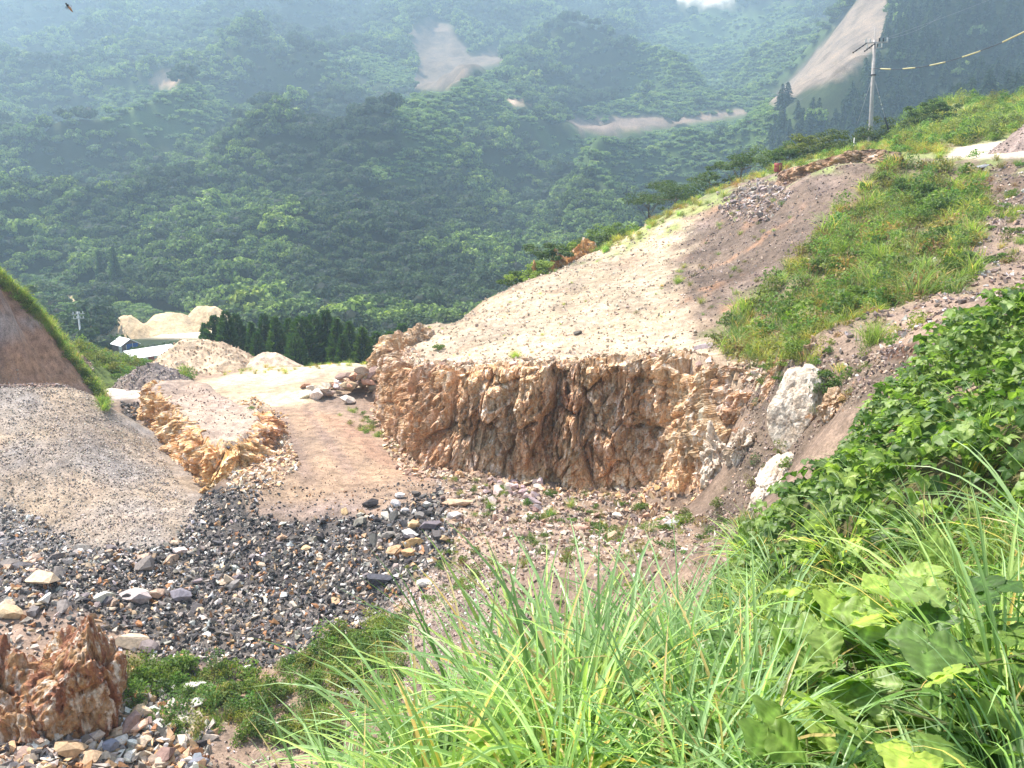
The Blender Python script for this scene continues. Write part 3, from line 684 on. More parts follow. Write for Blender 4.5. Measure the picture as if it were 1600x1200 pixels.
# the little orange cut in the ridge
x0, y0 = at(832, 448, 58.5); x1, y1 = at(850, 425, 59.5); x2, y2 = at(905, 424, 60.5); x3, y3 = at(950, 408, 62)
for i, (a, b, w, hh, lb) in enumerate([(x1+1.1, y1, 1.0, 1.75, 'orange rock face cut into the ridge in front of the trees'), (x0+.2, y0, .35, 1.4, 'thin upright orange rock stub at the left of the ridge cut'), (x2+.3, y2, 1.5, 1.5, 'tapering right part of the orange ridge cut')]):
    boulder('rock_outcrop', a, b, g(a, b)-.3, w, .8, hh, M_ORANGE, 40+i, peak=1.3, amp=.3, cell=.4, nth=120, nt=60, label=lb, category='rock outcrop')

# ------------------------------------------------------------------ loose stones
def stone_proto(seed, n=13, flat=.7):
    r = random.Random(seed); bm = bmesh.new()
    for _ in range(n):
        v = Vector((r.gauss(0, 1), r.gauss(0, 1), r.gauss(0, 1))).normalized()
        bm.verts.new((v.x*(1+.3*r.random()), v.y*.8*(1+.2*r.random()), v.z*flat))
    res = bmesh.ops.convex_hull(bm, input=bm.verts)
    bmesh.ops.delete(bm, geom=[e for e in res['geom_interior'] if isinstance(e, bmesh.types.BMVert)], context='VERTS')
    bmesh.ops.triangulate(bm, faces=bm.faces)
    bm.verts.index_update(); V = np.array([v.co[:] for v in bm.verts]); F = np.array([[v.index for v in f.verts] for f in bm.faces]); bm.free()
    return V*.5, F
PEB = [stone_proto(100+i, 8) for i in range(10)]          # about a dozen triangles each
RCK = [stone_proto(200+i, 16, .65+.05*(i % 4)) for i in range(12)]
def scatter(poly, n, y0, y1, cond=None, u0=None, u1=None):
    """n places spread evenly over the ground (not over the picture) inside a region"""
    pu = [q[0] for q in poly]; u0 = min(pu)-20 if u0 is None else u0; u1 = max(pu)+20 if u1 is None else u1
    X = []; Yv = []; tot = 0; m = int(n*1.6)+60
    for _ in range(14):
        y = np.sqrt(rng.uniform(y0*y0, y1*y1, m)); x = rng.uniform(u0-800, u1-800, m)/F_PX*(y*cp+12*sp)
        z = Z(x, y, False)
        if x.min() < -8: z = np.maximum(z, np.where((x < -7) & (y < 42) & (y > 22), MOUND(x, y), -99))
        u, v = proj(x, y, z); ok = poly_sd(u, v, poly) > 0; x, y, z = x[ok], y[ok], z[ok]
        if cond is not None and len(x): ok = cond(x, y, z); x, y = x[ok], y[ok]
        X.append(x); Yv.append(y); tot += len(x)
        if tot >= n: break
        m = int(min(max((n-tot)*m/max(len(x), 1)*1.15, 200), n*6+2000))
    x = np.concatenate(X)[:n]; y = np.concatenate(Yv)[:n]; return x, y, gz(x, y)
def palette(n, cols, w, jit_=.12):
    w = np.array(w, float); k = rng.choice(len(cols), n, p=w/w.sum()); c = np.array(cols)[k]
    return np.clip(c*(1+rng.normal(0, jit_*1.4, (n, 1)))*(1+rng.normal(0, .03, (n, 3))), .02, .9)
GREY = [(.052, .048, .049), (.105, .093, .088), (.21, .183, .162), (.46, .39, .32), (.50, .33, .19), (.34, .17, .08), (.66, .62, .57)]
def stones(name, xyz, smin, smax, cols, w, mat=None, sink=.25, pw=2.2, protos=None):
    x, y, z = xyz; n = len(x); pr = protos or PEB
    s = smin+(smax-smin)*rng.uniform(0, 1, n)**pw
    S = s[:, None]*rng.uniform(.75, 1.25, (n, 3)); pos = np.stack([x, y, z+s*(.35-sink)], 1)
    V, F, C = bake(pr, rng.integers(0, len(pr), n), pos, rots(n), S, palette(n, cols, w))
    return obj(name, mesh(name, V, F, mat or M_STONE, C, False), kind='stuff')
lowc = lambda x, y, z: (terr_d(x, y) < .2) & (out_d(x, y) < .1) & (MOUND(x, y) < Z(x, y, False)+.1)
BL2 = BLACK
GREYB = [8, 8, 7, 3.5, 1.6, 1, 2.2]
stones('rubble', scatter(BL2, 13000, 19, 47, lowc), .05, .28, GREY, GREYB, pw=2.6)
stones('rubble', scatter([(-60,850),(400,850),(720,820),(700,900),(590,1000),(400,1046),(-60,1150)], 4500, 17, 30, lowc), .06, .34, GREY, [3, 6, 8, 7, 4, 2, 3.0], pw=2.0)
stones('rubble', scatter([(-60,1060),(140,1090),(300,1080),(340,1150),(300,1230),(-60,1230)], 2600, 13, 20, lowc), .06, .46, GREY, [2, 3, 4, 6, 6, 3, 4], pw=2.0)
mc = lambda x, y, z: (MOUND(x, y) > Z(x, y, False))
stones('gravel', scatter([(-80,590),(110,596),(240,690),(310,800),(240,860),(-80,860)], 22000, 25, 40, mc), .025, .12, [(.46, .38, .30), (.38, .31, .26), (.31, .26, .22), (.56, .48, .40)], [5, 5, 2, 1.5], pw=2.2, sink=.2)
stones('gravel', scatter([(-80,760),(0,780),(140,850),(260,850),(310,790),(330,860),(200,940),(-80,940)], 5000, 22, 31), .05, .22, GREY, [4, 6, 7, 7, 3, 1, 5], pw=2.2)
dirt = [(.36, .27, .21), (.25, .18, .145), (.46, .37, .30), (.18, .135, .12), (.42, .27, .18)]
stones('rubble', scatter(TALUS+[], 3500, 22, 35, lambda x, y, z: (terr_d(x, y) < .3)), .05, .32, dirt+[(.68, .58, .48)], [5, 3, 4, 2, 3, 3], pw=2.2)
stones('gravel', scatter(PINKT+[(720,870)], 5000, 13, 27), .03, .14, dirt+[(.66, .6, .55)], [4, 4, 3, 4, 1, 2], pw=2.2)
stones('rubble', scatter([(400,620),(450,650),(460,720),(330,780),(250,700),(230,660)], 1500, 31, 46, lambda x, y, z: (np.abs(out_d(x, y)+.3) < 1.3)), .05, .3, [(.6, .36, .17), (.5, .28, .12), (.66, .5, .36), (.3, .2, .15), (.12, .11, .12)], [4, 3, 4, 2, 2])
upc = lambda x, y, z: terr_d(x, y) > .6
stones('rubble', scatter(PALE, 6500, 33, 64, upc), .05, .26, [(.52, .41, .30), (.43, .33, .24), (.34, .25, .18), (.58, .49, .38)], [6, 4, 1.5, 3], pw=3)
stones('rubble', scatter(DARKS+[], 3500, 33, 60, upc), .05, .22, dirt, [3, 5, 2, 4, 1], pw=2.4)
stones('rubble', scatter([(1120,320),(1180,280),(1240,300),(1200,350),(1140,350)], 700, 45, 62, upc), .12, .4, dirt+[(.42, .36, .33)], [3, 3, 3, 3, 1, 3], pw=1.2)
stones('rubble', scatter([(1520,260),(1620,250),(1620,470),(1500,480),(1420,560),(1330,600),(1250,590),(1180,560),(1380,480)], 4500, 18, 46), .04, .25, dirt+[(.55, .5, .47)], [2, 5, 2, 5, 1, 1.5], pw=2.4)
stones('gravel', scatter(LOWROAD+[], 1500, 27, 45, lambda x, y, z: (terr_d(x, y) < 0)), .02, .09, dirt, [3, 3, 2, 1, 2], pw=2.5)
stones('rubble', scatter([(190,640),(300,600),(360,622),(430,690),(330,700)], 500, 32, 50, lambda x, y, z: out_d(x, y) > .6), .04, .16, dirt, [3, 3, 2, 3, 2], pw=2.2)

for ob, vv, (n_, a_, b_, cols) in SKINS:
    q = vv[rng.integers(0, len(vv), n_)]; s_ = a_+(b_-a_)*rng.uniform(0, 1, n_)**2; q = q+rng.normal(0, .04, q.shape)*[1, 1, 0]
    V, F, C = bake(PEB, rng.integers(0, len(PEB), n_), q+np.stack([q[:, 0]*0, q[:, 0]*0, s_*.12], 1), rots(n_), s_[:, None]*rng.uniform(.75, 1.25, (n_, 3)), palette(n_, cols, [1]*len(cols)))
    obj('stone_cover', mesh('stone_cover', V, F, M_STONE, C), ob, kind='stuff')
stones('rubble', scatter([(690,790),(900,800),(1080,800),(1160,780),(1180,900),(1000,1010),(820,1010),(700,900)], 5500, 10, 30, lambda x, y, z: terr_d(x, y) < .3), .03, .2, dirt+[(.66, .58, .48)], [5, 3, 4, 3, 2, 2], pw=2.4)
stones('rubble', scatter(SLOPE, 5500, 10, 30), .03, .17, dirt, [3, 5, 2, 5, 2], pw=2.4)
stones('rubble', scatter([(190,1040),(620,940),(640,1100),(560,1230),(300,1230),(250,1100)], 2500, 12, 23, lowc), .03, .16, dirt+[(.66, .6, .55)], [4, 4, 3, 3, 1, 2], pw=2.6)
stones('rubble', scatter([(385,640),(440,660),(470,730),(420,770),(350,775)], 1400, 30, 44, lambda x, y, z: (out_d(x, y) < .3)), .05, .34, [(.66, .5, .34), (.6, .4, .22), (.5, .32, .2), (.72, .62, .5), (.3, .2, .15)], [4, 3, 3, 3, 1])
stones('rubble', scatter([(395,745),(520,770),(690,735),(700,800),(560,815),(390,810)], 900, 26, 36, lambda x, y, z: terr_d(x, y) < 0), .03, .16, GREY, [8, 6, 4, 2, 2, 2, 1], pw=2.4)
rimd = lambda x, y, z: (terr_d(x, y) > .95) & (terr_d(x, y) < 2.6)
stones('rubble', scatter([(600,520),(1200,540),(1200,620),(600,620)], 1300, 26, 50, rimd), .07, .42, [(.6, .46, .32), (.46, .31, .2), (.3, .2, .15), (.68, .56, .42)], [4, 4, 2, 3], pw=1.8)
stones('rubble', scatter([(560,600),(660,690),(700,730),(1180,760),(1180,840),(700,790),(620,740)], 1600, 24, 44, lambda x, y, z: (terr_d(x, y) > -1.3) & (terr_d(x, y) < .15)), .06, .42, [(.6, .46, .32), (.46, .31, .2), (.3, .2, .15), (.6, .36, .18)], [4, 4, 3, 2], pw=1.9)
stones('rubble', scatter([(-60,400),(0,450),(150,605),(-60,605)], 5000, 34, 50), .05, .24, [(.27, .18, .14), (.38, .27, .2), (.18, .13, .11), (.45, .38, .34)], [4, 3, 3, 1.5], pw=2.4)
# stones that can be told apart: an object each
RME = [mesh('rock', V, F, M_STONE_O) for V, F in RCK]
def rock(x, y, z, s, col, label, group=None, rot=None, i=None):
    k = random.randrange(len(RME)) if i is None else i
    o = obj('rock', RME[k], label=label, category='rock'); o.color = (*col, 1)
    if group: o['group'] = group
    o.location = (x, y, z); o.scale = s if hasattr(s, '__len__') else (s*random.uniform(.85, 1.25), s*random.uniform(.8, 1.1), s*random.uniform(.75, 1.1))
    o.rotation_euler = rot or (random.uniform(-.5, .5), random.uniform(-.5, .5), random.uniform(0, 6.28)); return o
def rocks(xyz, smin, smax, cols, w, label, group, lift=.2):
    u, v = proj(*xyz)
    x, y, z = xyz; c = palette(len(x), cols, w, .1)
    for i in range(len(x)):
        s = smin+(smax-smin)*random.random()**1.7
        o = rock(x[i], y[i], z[i]+s*lift, s, c[i], label, group); reg(o, ('large ' if s > smin+.6*(smax-smin) else 'small ' if s < smin+.15*(smax-smin) else '')+cword(c[i])+' '+label, u[i], v[i])
TANS = [(.58, .46, .34), (.50, .35, .22), (.40, .29, .22), (.62, .54, .45), (.3, .2, .16)]
rocks(scatter([(640,770),(712,800),(712,860),(640,880),(570,850),(440,860),(430,820)], 55, 24, 30, lowc), .28, .62, GREY, [6, 6, 5, 2, 3, 1, 2], 'stone', 'stones of the black rubble edge')
rocks(scatter([(0,860),(140,860),(330,830),(420,880),(330,960),(200,960),(0,960)], 75, 20, 28, lowc), .28, .7, [(.25, .215, .195), (.14, .125, .12), (.48, .36, .26), (.6, .54, .48), (.42, .3, .2)], [4, 3, 3, 2, 2], 'block', 'blocks of the left rubble')
rocks(scatter([(190,1080),(330,1090),(330,1200),(0,1200),(0,1140),(120,1140)], 60, 14.5, 18.5, lowc), .24, .62, TANS+[(.2, .2, .23)], [5, 4, 3, 3, 2, 2], 'stone', 'stones of the bottom left rubble')
rocks(scatter([(750,745),(850,740),(860,800),(760,800)], 34, 27, 32, lambda x, y, z: terr_d(x, y) < 0), .25, .6, [(.55, .43, .38), (.36, .27, .27), (.6, .52, .45), (.25, .2, .2)], [4, 4, 3, 2], 'fallen slab', 'fallen slabs at the cliff foot')
rocks(scatter([(680,790),(1060,790),(1040,850),(800,860),(700,830)], 34, 22, 29, lambda x, y, z: terr_d(x, y) < 0), .18, .5, TANS, [4, 3, 3, 3, 1], 'loose stone', 'stones in front of the cliff')
rocks(scatter([(1120,300),(1230,285),(1210,340),(1140,350)], 22, 45, 62, upc), .35, .6, [(.32, .26, .23), (.42, .36, .32), (.22, .17, .155)], [3, 2, 3], 'scree stone', 'scree stones')
# the pile of tan boulders left of the cliff
px, py = at(545, 632, 46); gx = rng.normal(0, 1, 62)
cen = [(at(545+26*a, 628-3*a, 46.5)) for a in (-1.4, -.6, .2, .9, 1.4)]
k = 0
for i in range(58):
    a = random.choice(cen); x = a[0]+random.gauss(0, .75); y = a[1]+random.gauss(0, 1.1)
    if terr_d(np.array([x]), np.array([y]))[0] > 0: continue
    dd = math.hypot((x-cen[3][0])/2.6, (y-cen[3][1])/2.2); h = max(0, 1.6*(1-dd))*random.random()
    s = random.uniform(.5, 1.1); c = palette(1, TANS+[(.5, .28, .18)], [5, 3, 2, 3, 1, 2])[0]
    o = rock(x, y, g(x, y)+s*.25+h, s, c, '', 'boulder pile between yard and cliff'); u, v = proj(x, y, g(x, y)+s*.25+h); reg(o, cword(c)+' angular boulder', u, v)
# stones one can point to
LMU = ()
for (u, v, s, col, lb) in [
    (64, 910, (.95, .8, .6), (.56, .42, .28), 'big two toned tan rock at the left edge of the rubble'),
    (14, 962, (.7, .6, .5), (.55, .40, .24), 'tan rock cut by the left picture edge above the red boulder'),
    (206, 1010, (.75, .6, .62), (.60, .46, .32), 'large pale tan rock standing right of the red boulder'),
    (234, 1018, (.5, .5, .45), (.20, .16, .15), 'dark brown rock right of the large pale tan rock'),
    (205, 940, (.95, .7, .6), (.42, .35, .33), 'wide pinkish grey block behind the red boulder'),
    (283, 935, (.62, .5, .5), (.20, .18, .20), 'dark grey block on the black rubble, upper right of the pinkish block'),
    (590, 912, (.85, .65, .6), (.07, .068, .08), 'largest black rock at the right end of the black rubble'),
    (640, 838, (.6, .45, .45), (.68, .64, .58), 'white grey rock among dark stones below the road end'),
    (645, 852, (.6, .45, .4), (.58, .38, .18), 'orange rock just below the white grey one'),
    (640, 868, (.5, .45, .42), (.52, .30, .15), 'rusty orange rock beside the weeds under the stone heap'),
    (618, 866, (.4, .36, .4), (.56, .34, .18), 'small upright orange rock left of the rusty one'),
    (672, 826, (.65, .5, .5), (.17, .14, .15), 'dark purple rock right of the white grey rock'),
    (290, 1078, (.85, .4, .3), (.70, .64, .56), 'long white slab lying in the weeds'),
    (300, 1104, (.55, .42, .35), (.72, .66, .62), 'white stone with dark spots in the weeds'),
    (215, 1122, (.55, .45, .4), (.5, .36, .25), 'tan stone in the weeds right of the red boulder foot'),
    (172, 1172, (.42, .4, .42), (.24, .24, .28), 'blue grey stone at the bottom left'),
    (183, 1168, (.36, .34, .36), (.45, .2, .08), 'rust orange stone beside the blue grey one'),
    (58, 1170, (.45, .36, .4), (.72, .66, .55), 'cream white stone at the bottom left'),
    (443, 932, (.3, .26, .26), (.8, .78, .72), 'small white stone alone on the black rubble'),
    (665, 915, (.5, .35, .3), (.66, .6, .52), 'pale stone on the pink slope right of the black rubble'),
    (548, 1088, (.45, .35, .3), (.36, .3, .29), 'flat grey stone inside the weed patch'),
    (902, 522, (.42, .3, .3), (.10, .085, .07), 'single dark stone lying on the pale terrace'),
    (905, 830, (.8, .45, .4), (.58, .36, .26), 'orange brown block behind the tall grass'),
    (1050, 825, (.6, .4, .4), (.42, .41, .40), 'rounded grey rock below the cliff'),
    (710, 790, (1.2, .5, .45), (.52, .34, .22), 'low brown ledge at the right side of the road end'),
    (1100, 545, (.75, .5, .4), (.34, .27, .27), 'purple grey rock on the cliff edge'),
    (1538, 262, (.9, .3, .25), (.55, .52, .5), 'long pale slab lying on the slope below the hilltop track')]:
    x, y, z = ground_at(u, v); s = [q*1.15 for q in s]
    rock(float(x[0]), float(y[0]), float(z[0])+s[2]*.22, s, col, lb, rot=(random.uniform(-.2, .2), random.uniform(-.25, .25), random.uniform(-.4, .4)))
    LANDMARKS.append(('the '+' '.join(lb.replace(',', '').split()[:4 if len(lb.split()) > 4 else 3]), u, v)) if u in LMU else None

LANDMARKS += [('the big two toned rock', 64, 910), ('the red boulder', 110, 1010), ('the large pale tan rock', 206, 1010), ('the wide pinkish block', 205, 940), ('the largest black rock', 590, 912),
    ('the white grey rock', 640, 838), ('the rusty orange rock', 640, 868), ('the long white slab', 290, 1078), ('the spotted white stone', 300, 1104), ('the blue grey stone', 172, 1172), ('the cream white stone', 58, 1170),
    ('the small lone white stone', 443, 932), ('the road end', 540, 800), ('the gravel mound toe', 170, 850), ('the orange outcrop', 340, 690), ('the cliff left end', 590, 640), ('the cliff foot', 800, 750), ('the low brown ledge', 710, 790),
    ('the rounded grey rock', 1050, 825), ('the cream boulder', 1130, 770), ('the whitish boulder', 1242, 680), ('the round pale stone', 1262, 612), ('the purple grey rock', 1100, 545), ('the single dark stone', 902, 522), ('the red drum', 1215, 262),
    ('the tall utility pole', 1360, 200), ('the hilltop track', 1540, 238), ('the right spoil heap', 1590, 230), ('the scree', 1170, 320), ('the orange ridge cut', 880, 420), ('the kudzu bank', 1450, 640), ('the cliff right end', 1160, 640),
    ('the weed patch', 400, 1080), ('the long shed', 240, 550), ('the small shed', 187, 537), ('the big rubble pile', 312, 562), ('the tall cedar', 175, 430), ('the dark spoil heap', 235, 590), ('the far sand piles', 265, 512), ('the dirt track', 125, 485),
    ('the lone ridge tree', 1060, 320), ('the painted overhang shade', 1400, 545), ('the brown embankment', 60, 540), ('the lower left corner', 0, 1200), ('the picture bottom centre', 800, 1200), ('the lower right corner', 1600, 1200), ('the right slope gravel', 1540, 380), ('the middle of the slope weeds', 1380, 400)]

# ------------------------------------------------------------------ plants: prototypes (arrays V, triangles F, colour C)
def blades(n, L, spread, w, lean, droop, seg=7, base=.1, seed=0, colA=(.13, .22, .06), colB=(.24, .34, .12), dry=.08, tone=.25):
    r = np.random.default_rng(seed)
    az = r.uniform(0, 2*np.pi, n); ln = L*r.uniform(.55, 1.1, n); le = np.abs(r.normal(0, lean, n)); dr = droop*r.uniform(.4, 1.4, n)
    bx = r.normal(0, base, n); by = r.normal(0, base, n); t = np.linspace(0, 1, seg+1)
    ang = np.pi/2-le[:, None]-dr[:, None]*t[None]**1.6
    ds = (ln/seg)[:, None]
    rx = np.concatenate([np.zeros((n, 1)), np.cumsum(np.cos(ang[:, 1:])*ds, 1)], 1); rz = np.concatenate([np.zeros((n, 1)), np.cumsum(np.sin(ang[:, 1:])*ds, 1)], 1)
    ca, sa = np.cos(az)[:, None], np.sin(az)[:, None]
    cx = bx[:, None]+rx*ca*spread; cy = by[:, None]+rx*sa*spread
    tw = r.uniform(-.9, .9, n)[:, None]*t[None]+r.uniform(-.5, .5, n)[:, None]
    wd = w*r.uniform(.6, 1.25, n)[:, None]*(np.minimum(1, (1-t)*2.6)**.8*np.minimum(1, .45+t*3))[None]+.0006
    px, py, pz = -sa*np.cos(tw), ca*np.cos(tw), np.sin(tw)
    mid = np.stack([cx, cy, rz], -1); off = np.stack([px*wd, py*wd, pz*wd], -1)/2
    fold = np.stack([np.zeros_like(rz), np.zeros_like(rz), -wd*.28], -1)
    V = np.stack([mid-off, mid+fold, mid+off], 2).reshape(-1, 3)
    m = (seg+1)*3; b = (np.arange(n)*m)[:, None, None]; i = (np.arange(seg)*3)[None, :, None]
    q = np.array([[0, 1, 4], [0, 4, 3], [1, 2, 5], [1, 5, 4]])
    F = (b[..., None]+i[..., None]+q[None, None]).reshape(-1, 3)
    k = r.uniform(0, 1, n)[:, None]; c = np.array(colA)*(1-k)+np.array(colB)*k
    dr_ = r.uniform(0, 1, n) < dry; c[dr_] = np.array((.45, .34, .17))*r.uniform(.7, 1.2, (dr_.sum(), 1))
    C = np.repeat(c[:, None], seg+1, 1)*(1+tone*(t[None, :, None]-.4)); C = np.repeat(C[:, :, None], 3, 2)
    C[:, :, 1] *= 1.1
    return V, F, C.reshape(-1, 3)
def leafcloud(n, r3, size, seed=0, col=(.08, .15, .035), top=(.16, .24, .06), lobes=0, flat=0, base=0.0, asp=.6, hollow=.35, outward=.5):
    """many small folded leaf faces spread through a crown's volume"""
    r = np.random.default_rng(seed); d = r.normal(size=(n, 3)); d /= np.linalg.norm(d, axis=1)[:, None]
    rad = r.uniform(hollow**3, 1, n)**(1/3)
    p = d*rad[:, None]
    if lobes:
        k = r.integers(0, lobes, n); ld = r.normal(size=(lobes, 3)); ld[:, 2] = np.abs(ld[:, 2])*.8-.25; ld /= np.linalg.norm(ld, axis=1)[:, None]
        ls = r.uniform(.3, .52, lobes); p = ld[k]*(1-ls[k])[:, None]*r.uniform(.75, 1.05, lobes)[k][:, None]+p*ls[k][:, None]*np.array([1, 1, .62])
    nrm = d*outward+r.normal(0, .5, (n, 3))+np.array([0, 0, .35+flat]); nrm /= np.linalg.norm(nrm, axis=1)[:, None]
    a = np.cross(nrm, r.normal(size=(n, 3))); a /= np.linalg.norm(a, axis=1)[:, None]; b = np.cross(nrm, a)
    s = size*r.uniform(.6, 1.35, n)[:, None]
    P0 = p*np.array(r3)+np.array([0, 0, base+r3[2]*.0])
    V = np.stack([P0-a*s, P0-b*s*asp+nrm*s*.18, P0+a*s, P0+b*s*asp+nrm*s*.18], 1).reshape(-1, 3)
    i = (np.arange(n)*4)[:, None]; F = np.concatenate([i+np.array([[0, 1, 2]]), i+np.array([[0, 2, 3]])])
    k = r.uniform(0, 1, n)[:, None]
    C = np.array(col)*(1-k)+np.array(top)*k
    return V, F, np.repeat(C, 4, 0)
def join(*parts):
    Vs, Fs, Cs = [], [], []; b = 0
    for V, F, C in parts: Vs.append(V); Fs.append(F+b); Cs.append(C); b += len(V)
    return np.concatenate(Vs), np.concatenate(Fs), np.concatenate(Cs)
def shift(p, d, s=1): return p[0]*s+np.array(d), p[1], p[2]
def tube(pts, rad, col, ns=5):
    pts = np.array(pts, float); rad = np.broadcast_to(rad, (len(pts),)); n = len(pts)
    T = np.gradient(pts, axis=0); T /= np.linalg.norm(T, axis=1)[:, None]+1e-9
    ref = np.where(np.abs(T[:, 2:3]) > .9, np.array([[1., 0, 0]]), np.array([[0, 0, 1.]]))
    A = np.cross(T, ref); A /= np.linalg.norm(A, axis=1)[:, None]; B = np.cross(T, A)
    th = np.linspace(0, 2*np.pi, ns, endpoint=False)
    V = (pts[:, None]+rad[:, None, None]*(A[:, None]*np.cos(th)[None, :, None]+B[:, None]*np.sin(th)[None, :, None])).reshape(-1, 3)
    F = []
    for i in range(n-1):
        for j in range(ns):
            a, b = i*ns+j, i*ns+(j+1) % ns; F += [[a, b, b+ns], [a, b+ns, a+ns]]
    e = (n-1)*ns; F += [[e, e+j, e+j+1] for j in range(1, ns-1)]
    return V, np.array(F), np.tile(np.array(col, float), (len(V), 1))
def stems(n, h, sp, rad, col, seed):
    r = np.random.default_rng(seed); out = []
    for _ in range(n):
        a = r.uniform(0, 6.28); l = r.uniform(.2, 1)*sp; hh = h*r.uniform(.6, 1)
        out.append(tube([(0, 0, -.1), (math.cos(a)*l*.4, math.sin(a)*l*.4, hh*.5), (math.cos(a)*l, math.sin(a)*l, hh)], [rad, rad*.8, rad*.4], col, 3))
    return join(*out)
def as_mesh(name, p, mat=None): return mesh(name, p[0], p[1], mat or M_LEAF, p[2], False)
up3 = lambda p, h: (p[0]+np.array([0, 0, h]), p[1], p[2])
G1, G2 = (.09, .155, .035), (.20, .30, .08)
# hillside weeds
TUFT = [join(up3(leafcloud(170, (.46, .46, .3), .05, 11, G1, (.17, .25, .06), lobes=7), .14), stems(5, .5, .3, .008, (.12, .13, .04), 1)),
        join(up3(leafcloud(170, (.5, .5, .5), .05, 12, (.08, .15, .03), (.22, .28, .08), lobes=7), .2), blades(14, .6, .8, .014, .3, .7, 4, .1, 2, (.14, .2, .05), (.24, .3, .1))),
        blades(70, .75, 1, .018, .45, 1.0, 5, .1, 3, (.13, .2, .045), (.30, .36, .12), .12),
        blades(80, .5, 1, .016, .35, .7, 4, .16, 4, (.10, .17, .04), (.22, .3, .08), .1),
        join(up3(leafcloud(220, (.34, .34, .5), .042, 15, (.09, .15, .04), (.19, .27, .08), outward=.2), .3), blades(16, .7, 1, .012, .3, .6, 4, .12, 5, (.14, .2, .05), (.3, .34, .12))),
        join(up3(leafcloud(120, (.4, .4, .3), .05, 16, (.16, .15, .06), (.30, .26, .12)), .14), stems(10, .6, .35, .008, (.28, .17, .09), 5))]
TM = [as_mesh('weed', p) for p in TUFT]
def weed(x, y, z, s, k, noun, group, u=None, v=None, name='weed', cat='weed', me=None):
    o = obj(name, (me or TM)[k], category=cat); o.location = (x, y, z-.03); o.scale = (s, s, s*random.uniform(.8, 1.2)); o.rotation_euler = (random.gauss(0, .12), random.gauss(0, .12), random.uniform(0, 6.28))
    if u is None: u, v = proj(x, y, z+.3*s)
    reg(o, noun, u, v, group); return o
WN = ['low leafy green weed', 'bushy mixed weed', 'yellow green arching grass tuft', 'short green grass tuft', 'upright leafy weed', 'olive brown dry weed']
def weeds(poly, n, ya, yb, smin, smax, ks, group, cond=None, nstuff=0, stuffname='weeds', ss=1.0):
    x, y, z = scatter(poly, n+nstuff, ya, yb, cond)
    n = min(n, len(x))
    for i in range(n):
        k = random.choice(ks); s = smin+(smax-smin)*random.random()**1.3; weed(x[i], y[i], z[i], s, k, WN[k], group)
    m = len(x)-n
    if m > 0:
        s = (smin+(smax-smin)*rng.uniform(0, 1, m)**1.6)*ss*.8
        V, F, C = bake([TUFT[k] for k in ks], rng.integers(0, len(ks), m), np.stack([x[n:], y[n:], z[n:]-.03], 1), rots(m, False, .12), np.repeat(s[:, None], 3, 1), rng.uniform(.6, 1.4, (m, 1))*rng.uniform((.85, .92, .7), (1.55, 1.12, 1.2), (m, 3)))
        obj(stuffname, mesh(stuffname, V, F, M_LEAF, C), kind='stuff')
weeds(GREENS, 88, 24, 52, .9, 2.1, [0, 1, 2, 2, 3, 4, 5, 5], 'weeds on the terrace slope', upc, 600, 'weeds')
weeds([(1180,560),(1300,420),(1500,470),(1440,540),(1330,600),(1250,620)], 12, 20, 32, .5, 1.1, [0, 1, 3, 4, 5], 'weeds on the terrace slope', None, 60)
weeds([(1500,270),(1600,250),(1600,450),(1530,470)], 10, 26, 45, .5, 1.1, [0, 2, 3, 5], 'weeds on the terrace slope', None, 50)
weeds([(1130,330),(1230,300),(1250,420),(1100,500),(1050,430)], 6, 33, 55, .4, .9, [2, 3, 5], 'weeds on the terrace slope', upc, 40)
weeds(PALE, 6, 33, 60, .3, .6, [2, 3, 5], 'small tufts on the pale terrace', upc, 60, ss=.8)
weeds([(195,1035),(420,1050),(600,970),(640,1010),(610,1100),(520,1130),(600,1180),(420,1160),(300,1160),(200,1110)], 60, 14, 23, .5, 1.1, [0, 0, 4, 1, 3, 0], 'weed patch at the bottom of the pit', None, 230, 'weeds', ss=1.4)
weeds(SLOPE, 4, 10, 30, .35, .9, [0, 1, 3, 4, 5], 'weeds on the terrace slope', None, 110)
weeds([(690,800),(1180,800),(1180,900),(1000,1000),(820,1000),(700,900)], 4, 10, 28, .3, .8, [0, 1, 3, 5], 'weeds on the pink slope', lambda x, y, z: terr_d(x, y) < 0, 190)
weeds([(620,680),(660,700),(660,720),(590,690),(520,650),(560,640)], 8, 33, 46, .4, .8, [0, 1, 3], 'weeds between road and cliff', lambda x, y, z: terr_d(x, y) < .2, 30)
weeds([(690,740),(800,765),(1000,770),(1110,830),(1060,860),(900,840),(700,780)], 22, 22, 33, .4, .8, [0, 1, 3, 3, 5, 2], 'weeds at the cliff foot', lambda x, y, z: terr_d(x, y) < 0, 70)
weeds([(640,870),(720,850),(760,900),(700,960),(620,920)], 9, 17, 26, .35, .6, [0, 3, 1], 'weeds on the pink slope', None, 30)
weeds([(575,970),(640,940),(650,1040),(590,1030)], 5, 17, 23, .4, .7, [0, 4], 'weeds on the pink slope', None, 20)
# grass along the ridge
weeds(RIDGEG, 26, 40, 78, .8, 1.5, [2, 3, 1, 2, 5], 'grass along the hilltop', lambda x, y, z: (terr_d(x, y) > 1) & (poly_sd(*proj(x, y, z), TRACK) < -1), 800, 'grass', ss=1.0)
weeds([(1380,262),(1400,200),(1480,155),(1620,150),(1620,215),(1500,226)], 16, 53, 85, 1.2, 2.2, [1, 4, 2, 0], 'tall weeds behind the hilltop track', None, 380, 'grass', ss=1.1)
weeds([(370,640),(410,640),(400,655),(370,650)], 2, 36, 46, .5, .8, [0, 1], 'weeds beside the dirt road')
